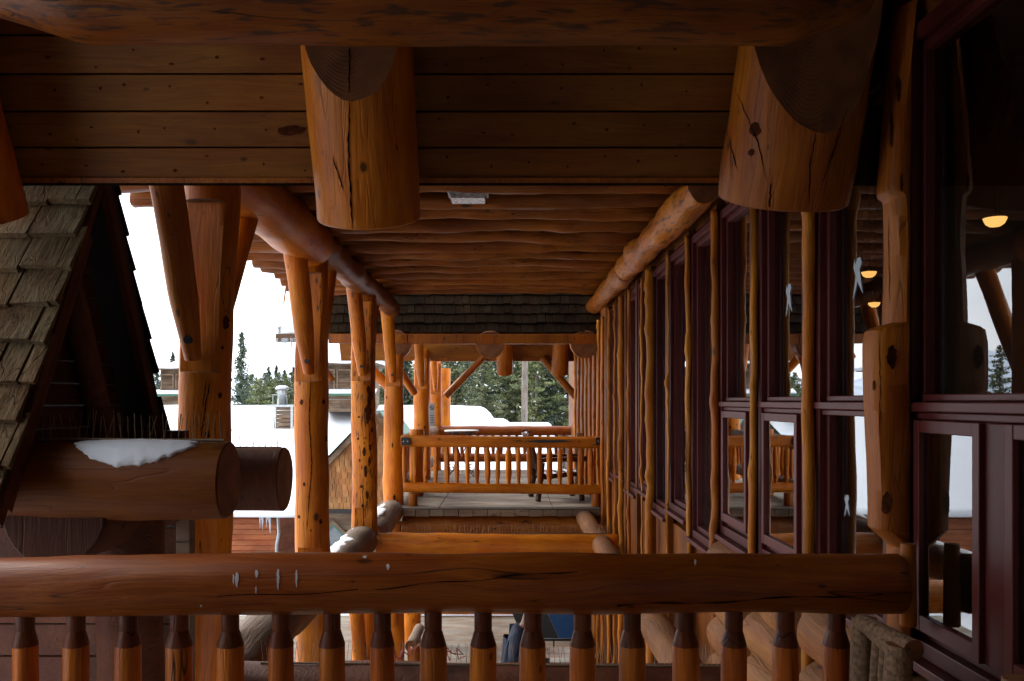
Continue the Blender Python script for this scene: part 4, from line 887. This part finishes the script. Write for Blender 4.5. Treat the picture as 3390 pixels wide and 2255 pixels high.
mb.build('wire', plain('red_wire', (0.35, 0.02, 0.02)), gy_)
# seated person, dark blue jacket, mostly hidden by a baluster
def person():
    t = thing('person', (0.25, 12.35, -4.35), 'person in a dark blue jacket and pale cap, hunched at the picnic table', 'person')
    J = {'pel': (0.16, 12.35, -3.84), 'wst': (0.13, 12.35, -3.62), 'chs': (0.20, 12.35, -3.42), 'nek': (0.31, 12.35, -3.27), 'hd0': (0.37, 12.35, -3.19), 'hd1': (0.40, 12.35, -3.06),
         'kl': (0.58, 12.25, -3.84), 'al': (0.55, 12.25, -4.28), 'tl': (0.72, 12.25, -4.31), 'kr': (0.58, 12.47, -3.84), 'ar': (0.55, 12.47, -4.28), 'tr': (0.72, 12.47, -4.31),
         'sl': (0.24, 12.17, -3.38), 'el': (0.16, 12.08, -3.66), 'wl': (0.38, 12.14, -3.60), 'hl': (0.46, 12.17, -3.575), 'sr': (0.24, 12.53, -3.38), 'er': (0.20, 12.62, -3.64), 'wr': (0.40, 12.56, -3.59), 'hr': (0.48, 12.53, -3.575)}
    J = {k_: (v_[0] - .10, v_[1], v_[2]) for k_, v_ in J.items()}
    E = [('pel', 'wst'), ('wst', 'chs'), ('chs', 'nek'), ('nek', 'hd0'), ('hd0', 'hd1'), ('pel', 'kl'), ('kl', 'al'), ('al', 'tl'), ('pel', 'kr'), ('kr', 'ar'), ('ar', 'tr'), ('chs', 'sl'), ('sl', 'el'), ('el', 'wl'), ('wl', 'hl'), ('chs', 'sr'), ('sr', 'er'), ('er', 'wr'), ('wr', 'hr')]
    RD = {'pel': .15, 'wst': .14, 'chs': .16, 'nek': .055, 'hd0': .075, 'hd1': .09, 'kl': .07, 'al': .045, 'tl': .035, 'kr': .07, 'ar': .045, 'tr': .035, 'sl': .075, 'el': .055, 'wl': .035, 'hl': .03, 'sr': .075, 'er': .055, 'wr': .035, 'hr': .03}
    def skin(name, keys, edges, mat, grow=0.0):
        ks = list(keys); me = bpy.data.meshes.new(name); me.from_pydata([Vector(J[k]) - Vector((0.25, 12.35, -4.35)) for k in ks], [(ks.index(a), ks.index(b)) for a, b in edges], [])
        o = link(name, me, WM[t], t); me.materials.append(mat)
        sm = o.modifiers.new('skin', 'SKIN')
        for i, k in enumerate(ks): me.skin_vertices[0].data[i].radius = (RD[k] + grow, RD[k] + grow); me.skin_vertices[0].data[i].use_root = (i == 0)
        ss = o.modifiers.new('sub', 'SUBSURF'); ss.levels = 2; ss.render_levels = 2
        return o
    try:
        skin('body', J.keys(), E, plain('skin_tone', (0.45, 0.26, 0.18)))
        jk = ['wst', 'chs', 'nek', 'sl', 'el', 'wl', 'sr', 'er', 'wr', 'pel']
        skin('jacket', jk, [e for e in E if e[0] in jk and e[1] in jk], plain('navy_jacket', (0.02, 0.035, 0.075), rough=0.7, bump=0.8), 0.045)
        tr = ['pel', 'kl', 'al', 'kr', 'ar']; skin('trousers', tr, [e for e in E if e[0] in tr and e[1] in tr], plain('dark_trousers', (0.03, 0.03, 0.035)), 0.012)
    except Exception as ex: print('person skin', ex)
    mb = MB(); mb.tube([(0.30, 12.35, -3.07), (0.31, 12.35, -3.0), (0.32, 12.35, -2.965)], [0.105, 0.09, 0.04], seg=16); mb.build('cap', M_white, t, smooth=True)
person()
# ================================================================== NEAR LOG CHAIR (right foreground)
nc = thing('log_chair', (1.1, 2.5, -1.62), 'rustic chair of mottled bark poles at lower right under the near window', 'chair')
def C(name, a, b, r, r2=None): return log(name, a, b, r, r2 or r, M_bark, nc, seg=18, wav=0.08, bumps=0.09, step=0.04)
A_ = P(1990, 1418, 2.64); B_ = P(2072, 1484, 2.36)
C('back_post', (A_.x - .03, A_.y, -1.62), (A_.x, A_.y, A_.z), 0.040, 0.036); C('back_post', (B_.x - .045, B_.y, -1.62), (B_.x, B_.y, B_.z), 0.040, 0.036)
a = P(2003, 1448, 2.62); b = P(2062, 1500, 2.38); C('top_rail', a, b, 0.024)
for k in (0.32, 0.62):
    q0 = a.lerp(b, k); log('spindle', (q0.x - .03, q0.y, -1.2), (q0.x, q0.y, q0.z - .01), 0.017, 0.016, M_bark, nc, seg=12)
C('seat_rail', (A_.x - .03, A_.y, -1.18), (B_.x - .03, B_.y, -1.18), 0.028)
e_ = P(2104, 1497, 2.33); log('arm_rest', (e_.x, e_.y, e_.z), (e_.x - .02, e_.y + .30, e_.z + .0), 0.029, 0.026, M_bark, nc, seg=20)
f_ = P(2345, 1562, 2.1); C('front_post', (f_.x, f_.y, -1.62), (f_.x, f_.y, f_.z), 0.040, 0.038)
# ================================================================== BACKGROUND BUILDINGS
def roofpt(d, y0=30.0, z0=-0.15, k=0.324): return z0 - k * (y0 - d)
bg = thing('snowy_lodge', (-6, 26, -5), 'low cedar building under a thick smooth snow roof beyond the posts', 'building')
def rp(u, v):
    d = 21.6 + 8.4 * v; xl = -11.4 - 1.6 * v; xr = -0.60 + 0.15 * v
    X = xl + (xr - xl) * u; z = roofpt(d) 
    edge = min(1, u * 40, (1 - u) * 22); z -= 0.5 * (1 - min(1, max(0, edge))) ** 2
    z += .05
    if v > .97: z -= .05
    return Vector((X, d, z + 0.05 * noise.noise(Vector((X * .5, d * .4, 0)))))
fluffy('snow_roof', bg, rp, 70, 30, M_snow, 0.13)
mb = MB(); zc = roofpt(21.9) - .13
x0, x1 = P(505, 0, 22.1).x, P(637, 0, 22.1).x; z = -5.0; k = 0
while z < zc: mb.box((-11.3, 22.1 - .012 * (k % 2) - .01, z), (x1, 22.25, min(z + .135, zc))); z += .14; k += 1
mb.build('siding', M_siding, bg, bevel=0.01)
mb = MB(); z = -5.0; k = 0; x2 = P(700, 0, 23.2).x
while z < zc:
    y_ = .012 * (k % 2); zz = min(z + .135, zc)
    mb.poly([(x1 + .02, 22.12 - y_, z), (x2, 23.2 - y_, z), (x2, 23.4, z), (x1 + .02, 22.3, z), (x1 + .02, 22.12 - y_, zz), (x2, 23.2 - y_, zz), (x2, 23.4, zz), (x1 + .02, 22.3, zz)], [(0, 1, 2, 3), (7, 6, 5, 4), (0, 4, 5, 1), (1, 5, 6, 2), (2, 6, 7, 3), (3, 7, 4, 0)]); z += .14; k += 1
mb.build('siding', M_siding, bg)
mb = MB(); mb.tube([(x1 + .06, 22.0, zc), (x1 + .08, 22.0, zc - .5), (x1 + .02, 22.02, zc - .8), (x1 + .02, 22.02, -5)], .045, seg=8); mb.build('drainpipe', M_galv, bg)
mb = MB(); mb.box((-11.3, 21.75, zc - .02), (x2, 21.85, zc + .10)); mb.build('eave_board', M_greywood, bg)
mb = MB()
for k in range(16):
    X = P(610 + random.uniform(-12, 14), 0, 21.8).x; h = random.uniform(.1, .5); mb.tube([(X, 21.74, zc), (X, 21.74, zc - h)], [.025, .002], seg=6)
mb.build('icicles', M_ice, bg)
# cross gable with tan shingles and green trim
gd = 21.0; ap = P(866, 956, gd); lf_ = P(716, 1112, gd); rt = Vector((ap.x + 1.25, gd, ap.z - 1.62)); zb = P(0, 1172, gd).z
rows = []; mb = MB(); z = zb; j = 0
while z < ap.z:
    xl = lf_.x + (ap.x - lf_.x) * max(0, (z - lf_.z) / (ap.z - lf_.z)); xr = ap.x + (rt.x - ap.x) * min(1, (ap.z - z) / (ap.z - rt.z))
    x = xl + .02
    while x < xr - .03:
        w = random.uniform(.10, .17); mb.box((x, gd + .02 - .012 * random.random(), z), (min(x + w - .01, xr), gd + .08, min(z + .155, ap.z))); x += w
    z += .15; j += 1
mb.build('shingle_gable', M_shingle, bg)
mb = MB()
for (a, b) in ((lf_, ap), (ap, rt)):
    dv = (b - a); n_ = Vector((-dv.z, 0, dv.x)).normalized(); t_ = .11
    q = [a - n_ * .02, b - n_ * .02, b + n_ * t_, a + n_ * t_]
    mb.poly([tuple(v + Vector((0, -.12, 0))) for v in q] + [tuple(v + Vector((0, .3, 0))) for v in q], [(0, 1, 2, 3), (7, 6, 5, 4), (0, 4, 5, 1), (1, 5, 6, 2), (2, 6, 7, 3), (3, 7, 4, 0)])
mb.build('barge_board', M_greywood, bg)
mb = MB()
for (a, b) in ((lf_, ap), (ap, rt)):
    dv = (b - a); n_ = Vector((-dv.z, 0, dv.x)).normalized()
    q = [a + n_ * .115, b + n_ * .115, b + n_ * .16, b + n_ * .145, a + n_ * .145]
    mb.poly([tuple(v + Vector((0, -.16, 0))) for v in q] + [tuple(v + Vector((0, 3.0, 0))) for v in q], [(0, 1, 2, 3), (7, 6, 5, 4), (0, 4, 5, 1), (1, 5, 6, 2), (2, 6, 7, 3), (3, 7, 4, 0)])
mb.build('green_trim', M_green, bg)
mb = MB(); z = -5.0; k = 0
while z < zb - .1: mb.box((lf_.x - .3, gd - .012 * (k % 2), z), (rt.x, gd + .1, z + .135)); z += .14; k += 1
mb.build('siding', M_greywood, bg); mb = MB(); mb.box((lf_.x - .3, gd - .05, zb - .10), (rt.x, gd + .1, zb - .003)); mb.build('belt_board', M_tar_shade, bg)
mb = MB(); c = P(768, 1237, gd - .05); s = .42
for (m_, s0, s1, a) in ((0, .42, .33, 0), (1, .33, .28, 1)):
    for k in range(4):
        a0, a1 = k * math.pi / 2, (k + 1) * math.pi / 2
        q = [(c.x + math.cos(a0) * s0, c.z + math.sin(a0) * s0), (c.x + math.cos(a1) * s0, c.z + math.sin(a1) * s0), (c.x + math.cos(a1) * s1, c.z + math.sin(a1) * s1), (c.x + math.cos(a0) * s1, c.z + math.sin(a0) * s1)]
        mb.prism(q, 1, gd - .09 - .0 * a, gd - .02, m_)
wf = mb.build('diamond_window', [M_greywood, M_green], bg)
mb = MB(); mb.prism([(c.x + math.cos(k * math.pi / 2) * .279, c.z + math.sin(k * math.pi / 2) * .279) for k in range(4)], 1, gd - .05, gd - .04); mb.build('glass_pane', plain('grey_pane', (0.25, 0.28, 0.30), rough=0.15), wf)
# louvred rooftop cabins
def louvre_cabin(xl, xr, ye, ylt, ylb, ytr, yb, d, peak, label):
    t = thing('louvred_dormer', P((xl + xr) / 2, yb, d), label, 'dormer', 'louvred dormers on the snowy roofs')
    a, b = P(xl, 0, d).x, P(xr, 0, d).x; Z = lambda y: (VY - y) * d / F
    mb = MB(); z = Z(yb); 
    while z < Z(ye): mb.box((a, d, z), (b, d + 2.2, min(z + .13, Z(ye)))); z += .135
    mb.build('wall', M_greywood, t)
    n = 3; w = (b - a) / n
    for k in range(n):
        x0_, x1_ = a + k * w + .05 * w, a + (k + 1) * w - .05 * w
        f = MB(); f.box((x0_, d - .05, Z(ylb)), (x0_ + .05, d - .003, Z(ylt))); f.box((x1_ - .05, d - .05, Z(ylb)), (x1_, d - .003, Z(ylt))); f.box((x0_ + .05, d - .048, Z(ylt) - .05), (x1_ - .05, d - .003, Z(ylt))); f.box((x0_ + .05, d - .048, Z(ylb)), (x1_ - .05, d - .003, Z(ylb) + .05))
        fo = f.build('louvre_frame', M_greywood, t); s_ = MB(); z = Z(ylb) + .06
        while z < Z(ylt) - .07: s_.poly([(x0_ + .05, d - .045, z), (x1_ - .05, d - .045, z), (x1_ - .05, d - .01, z + .035), (x0_ + .05, d - .01, z + .035), (x0_ + .05, d - .045, z + .01), (x1_ - .05, d - .045, z + .01), (x1_ - .05, d - .01, z + .045), (x0_ + .05, d - .01, z + .045)], [(0, 1, 2, 3), (7, 6, 5, 4), (0, 4, 5, 1), (1, 5, 6, 2), (2, 6, 7, 3), (3, 7, 4, 0)]); z += .05
        s_.build('louvre_slats', M_greywood, fo)
    g_ = MB(); g_.box((a - .25, d - .35, Z(ytr + 3)), (b + .25, d - .005, Z(ytr - 1.5))); g_.build('green_trim', M_green, t)
    fluffy('ledge_snow', t, lambda u, v: Vector((a - .25 + (b - a + .5) * u, d - .34 + .33 * v, Z(ytr - 2) + .12 * v + .04)), 10, 4, M_snow, .05)
    e_ = MB(); e_.box((a - .2, d - .3, Z(ye + 1)), (b + .2, d + 2.5, Z(ye) + .08)); e_.build('eave_board', M_greywood, t)
    hh = Z(peak) - Z(ye)
    def rs(u, v):
        X = a - .3 + (b - a + .6) * u; h = hh * min(1, u * 2.4, (1 - u) * 2.4) * min(1, v * 1.6 + .0, (1.001 - v) * 3)
        return Vector((X, d - .35 + 2.9 * v, Z(ye) + .12 + max(0, h) + .03 * noise.noise(Vector((X * 2, v * 3, 0)))))
    fluffy('snow_cap', t, rs, 24, 20, M_snow, .1)
louvre_cabin(369, 470, 850, 861, 903, 909, 936, 32.5, 815, 'louvred rooftop dormer with snow cap seen left of the nearest post')
louvre_cabin(735, 850, 839, 850, 901, 908, 948, 27.8, 770, 'louvred rooftop dormer with snow cap seen between the second and third posts')
# chimney
cd = 27.6; ch = thing('roof_chimney', P(650, 989, cd), 'metal vent pipe on a plank box standing in the roof snow', 'chimney')
a, b = P(631, 0, cd).x, P(674, 0, cd).x; zt, zb_ = P(0, 937, cd).z, P(0, 1000, cd).z
mb = MB(); z = zb_
while z < zt - .02: mb.box((a + .05, cd, z), (b - .05, cd + .9, min(z + .115, zt))); z += .13
mb.build('plank_box', M_greywood, ch, bevel=0.01)
mb = MB(); mb.box((a, cd - .02, zb_), (a + .07, cd + .05, zt)); mb.box((b - .07, cd - .02, zb_), (b, cd + .05, zt)); mb.box((a - .28, cd - .06, zt), (b + .03, cd + .95, zt + .07)); mb.build('corner_boards', M_galv, ch)
px = P(642, 0, cd).x; Zc = lambda y: (VY - y) * (cd + .4) / F
mb = MB(); mb.tube([(px, cd + .4, zt + .05), (px, cd + .4, Zc(908)), (px, cd + .4, Zc(906)), (px, cd + .4, Zc(900)), (px, cd + .4, Zc(898))], [.18, .14, .17, .15, .16], seg=20); mb.build('vent_pipe', M_galv, ch, smooth=True)
mb = MB(); mb.tube([(px, cd + .4, Zc(897)), (px, cd + .4, Zc(894)), (px, cd + .4, Zc(889)), (px, cd + .4, Zc(887))], [.22, .235, .16, .08], seg=20); mb.build('vent_cap', M_galv, ch, smooth=True)
mb = MB(); q = px - .3; mb.tube([(q, cd + .4, zt), (q, cd + .4, Zc(908))], .02); mb.tube([(q, cd + .4, Zc(909)), (px, cd + .4, Zc(909))], .015); mb.build('guy_bracket', M_galv, ch)
# second snow roof lower right
lo = thing('low_snow_roof', (0.8, 25, -5), 'low snow covered outbuilding behind the outermost railing', 'building')
def r2f(u, v):
    d = 20.8 + 7.4 * v; X = -1.2 + u * (2.75 + .05 * v); z = -2.45 + (1.74) * v
    if u > .9: z -= .5 * ((u - .9) / .1) ** 2
    return Vector((X, d, z + .03 * noise.noise(Vector((X, d, 0)))))
fluffy('snow_roof', lo, r2f, 30, 24, M_snow, .3)
def r3f(u, v):   # drift stepping down from the big roof
    d = 27.0 + 2.5 * v; X = -0.75 + 1.0 * u; z = -.60 + .0 * v - (.35 * max(0, (u - .55) / .45) ** 1.6) - .25 * (1 - v)
    return Vector((X, d, z))
fluffy('snow_drift', lo, r3f, 20, 8, M_snow, .5)
mb = MB(); mb.box((-1.1, 21.2, -5), (1.4, 28, -2.8)); mb.build('walls', M_siding, lo)
# ================================================================== TREES
def leafmat(name, a, b):
    m, nt, B, N, L = mk(name); oi = N('ShaderNodeObjectInfo'); tc = N('ShaderNodeTexCoord'); n = N('ShaderNodeTexNoise'); n.inputs['Scale'].default_value = 1.3; n.inputs['Detail'].default_value = 4
    L(tc.outputs['Object'], n.inputs['Vector']); r = ramp(N, [(0.35, a), (0.65, b)]); L(n.outputs[0], r.inputs[0])
    hs = N('ShaderNodeHueSaturation'); mr = N('ShaderNodeMapRange'); L(oi.outputs['Random'], mr.inputs[0]); mr.inputs[3].default_value = .65; mr.inputs[4].default_value = 1.35
    L(mr.outputs[0], hs.inputs['Value']); L(r.outputs[0], hs.inputs['Color']); L(hs.outputs[0], B.inputs['Base Color']); B.inputs['Roughness'].default_value = .7
    return m
M_pine = leafmat('pine_needles', (0.045, 0.068, 0.025), (0.15, 0.165, 0.05)); M_spruce = leafmat('spruce_needles', (0.03, 0.05, 0.03), (0.075, 0.10, 0.06))
M_trunk = wood('grey_trunk', (0.34, 0.30, 0.27), (0.19, 0.16, 0.14), rough=.9, knots=.3)
def conifer_mesh(kind, H, seed):
    rnd = random.Random(seed); mb = MB(); base = H * (.12 if kind == 'spruce' else .30)
    n = int(H * (22 if kind == 'spruce' else 13)); W = H * (.20 if kind == 'spruce' else .20)
    for i in range(n):
        t = (i + rnd.random()) / n; z = base + (H - base) * t
        prof = (1 - t) ** .85 if kind == 'spruce' else (min(1, .35 + t * 2.2) * (1 - t) ** .55)
        ln = W * (prof + .04) * rnd.uniform(.55, 1.15); an = rnd.uniform(0, 6.283); drop = (-.35 if kind == 'spruce' else .12) * ln
        if kind == 'pine' and rnd.random() < .15: ln *= 1.3
        dx, dy = math.cos(an), math.sin(an); px_, py_ = -dy, dx
        m_ = max(3, int(ln / .14))
        for j in range(m_):
            s = (j + .6) / m_; cx, cy, cz = dx * ln * s, dy * ln * s, z + drop * s * s
            for k in range(5 if kind == 'pine' else 6):
                a = rnd.uniform(-1, 1); sz = rnd.uniform(.07, .17) * (1.15 - .5 * s if kind == 'spruce' else 1.0)
                ox, oz = a * ln * .22 * (1.1 - s * .5), rnd.uniform(-.07, .09)
                c_ = Vector((cx + px_ * ox, cy + py_ * ox, cz + oz)); v1 = Vector((rnd.uniform(-1, 1), rnd.uniform(-1, 1), rnd.uniform(-.5, .8))).normalized() * sz; v2 = Vector((rnd.uniform(-1, 1), rnd.uniform(-1, 1), rnd.uniform(-.3, .3))).normalized() * sz * .55
                mb.poly([c_ - v1 - v2 * .4, c_ + v2, c_ + v1, c_ - v2], [(0, 1, 2, 3)], 1 if rnd.random() < .022 else 0)
    n_ = len(mb.v); me = bpy.data.meshes.new('crown'); me.from_pydata(mb.v, [], mb.f); me.materials.append(M_pine if kind == 'pine' else M_spruce); me.materials.append(M_snow)
    for i, p_ in enumerate(me.polygons): p_.material_index = mb.mi[i]
    tm = MB(); tm.tube([(0, 0, -.3), (0.02 * H * .2, 0, H * .5), (0, 0, H * .98)], [H * .013, H * .009, .01], seg=7)
    for i in range(int(H * 2)):
        z = base * rnd.uniform(.4, 1.6); an = rnd.uniform(0, 6.28); l_ = rnd.uniform(.3, .9); tm.tube([(0, 0, z), (math.cos(an) * l_, math.sin(an) * l_, z + rnd.uniform(-.1, .3))], [.014, .004], seg=4)
    tme = bpy.data.meshes.new('trunk'); tme.from_pydata(tm.v, [], tm.f); tme.materials.append(M_trunk)
    return me, tme, H
protos = {'spruce': [conifer_mesh('spruce', 9.5, s) for s in (1, 2, 3)], 'pine': [conifer_mesh('pine', 10.5, s) for s in (11, 12, 13, 14)]}
def tree(kind, x, d, ztop, label, pr=None, name=None, group='conifers behind the lodges'):
    me, tme, H = pr or random.choice(protos[kind]); s = (ztop + 5.0) / H; rz = random.uniform(0, 6.28)
    t = bpy.data.objects.new(name or (kind + '_tree'), None); COL.objects.link(t); M = Matrix.Translation((x, d, -5.0)) @ Matrix.Rotation(rz, 4, 'Z') @ Matrix.Scale(s, 4); t.matrix_basis = M; WM[t] = M
    tag(t, label, 'tree', group)
    for nm, m_ in (('crown', me), ('trunk', tme)): o = bpy.data.objects.new(nm, m_); COL.objects.link(o); o.parent = t
    return t
def treepx(kind, x, ytop, d, label, **k): return tree(kind, (x - VX) * d / F, d, (VY - ytop) * d / F, label, **k)
treepx('spruce', 556, 768, 46, 'tall pointed spruce standing alone right of the nearest post', group=None)
treepx('pine', 1118, 832, 40, 'round topped yellow green pine in the middle of the porch opening', group=None)
for (x, y, d) in ((590, 868, 52), (606, 880, 55), (618, 848, 60), (636, 846, 62), (655, 856, 60), (676, 846, 61), (576, 862, 58), (648, 878, 50), (668, 884, 52)):
    treepx('spruce' if d > 56 else 'pine', x, y + random.uniform(-4, 4), d, 'conifer in the row around the metal vent pipe, %s from the left' % {576: 'first', 590: 'second', 606: 'third', 618: 'fourth', 636: 'fifth', 648: 'sixth', 655: 'seventh', 668: 'eighth', 676: 'ninth'}[x])
for (x, y, d) in ((568, 868, 50), (582, 862, 54), (598, 872, 49), (612, 858, 56), (626, 868, 53), (641, 858, 57), (660, 864, 55), (672, 858, 58), (684, 856, 60), (690, 868, 51)):
    treepx('pine', x, y, d, 'low bushy pine filling the treeline around the metal vent pipe', group='low pines around the vent pipe')
for (x, y, d) in ((346, 818, 60), (362, 842, 58), (384, 838, 64), (398, 812, 70), (330, 800, 62), (300, 790, 60), (1001, 0, 0)):
    if d: treepx('spruce', x, y, d, 'dark spruce behind the louvred dormer at left, %s' % {346: 'just above its left eave', 362: 'above its snow cap', 384: 'above its louvres', 398: 'nearest the thick post', 330: 'hidden by the shake gable edge', 300: 'farthest behind the shake gable'}[x])
random.seed(21)
for i in range(64):
    x = 860 + (i * 37 % 520) + random.uniform(-8, 8); d = random.uniform(44, 84)
    y = random.uniform(690, 830) if x > 1000 else random.uniform(800, 850)
    kd = 'pine' if random.random() < .62 else 'spruce'; treepx(kd, x, y, d, 'broad olive green pine in the forest seen through the far porch opening' if kd == 'pine' else 'narrow dark spruce in the forest seen through the far porch opening', group='forest %ss behind the porch' % kd)
for i in range(40):     # to the left, seen mirrored in the glass
    kd = random.choice(['pine', 'spruce']); tree(kd, -26 - random.random() * 26, random.uniform(-6, 60), random.uniform(1.5, 6), 'forest %s off to the left, mirrored in the window glass' % kd, group='%ss mirrored in the glass' % kd)
for (x, d, w) in ((1205, 42, .17), (1224, 52, .10), (1229, 54, .09)):
    X = (x - VX) * d / F; tag(log('bare_trunk', (X, d, -5), (X + .15, d, 9), w, w * .75, M_trunk, None, seg=10, step=.5, wav=.03, bumps=0), {1205: 'tall straight bare grey tree trunk in the middle of the opening', 1224: 'thinner bare trunk just right of the tall one', 1229: 'thinnest bare trunk, second right of the tall one'}[x], 'tree')
tag(sheet('forest_backdrop_undergrowth', -12, 14, 88, 92, -5, 3.0, plain('dark_thicket', (0.03, 0.04, 0.022), var=.6, nscale=.8)), 'dark thicket mass behind the forest trees', 'undergrowth', kind='stuff')
print('objects', len(bpy.data.objects))
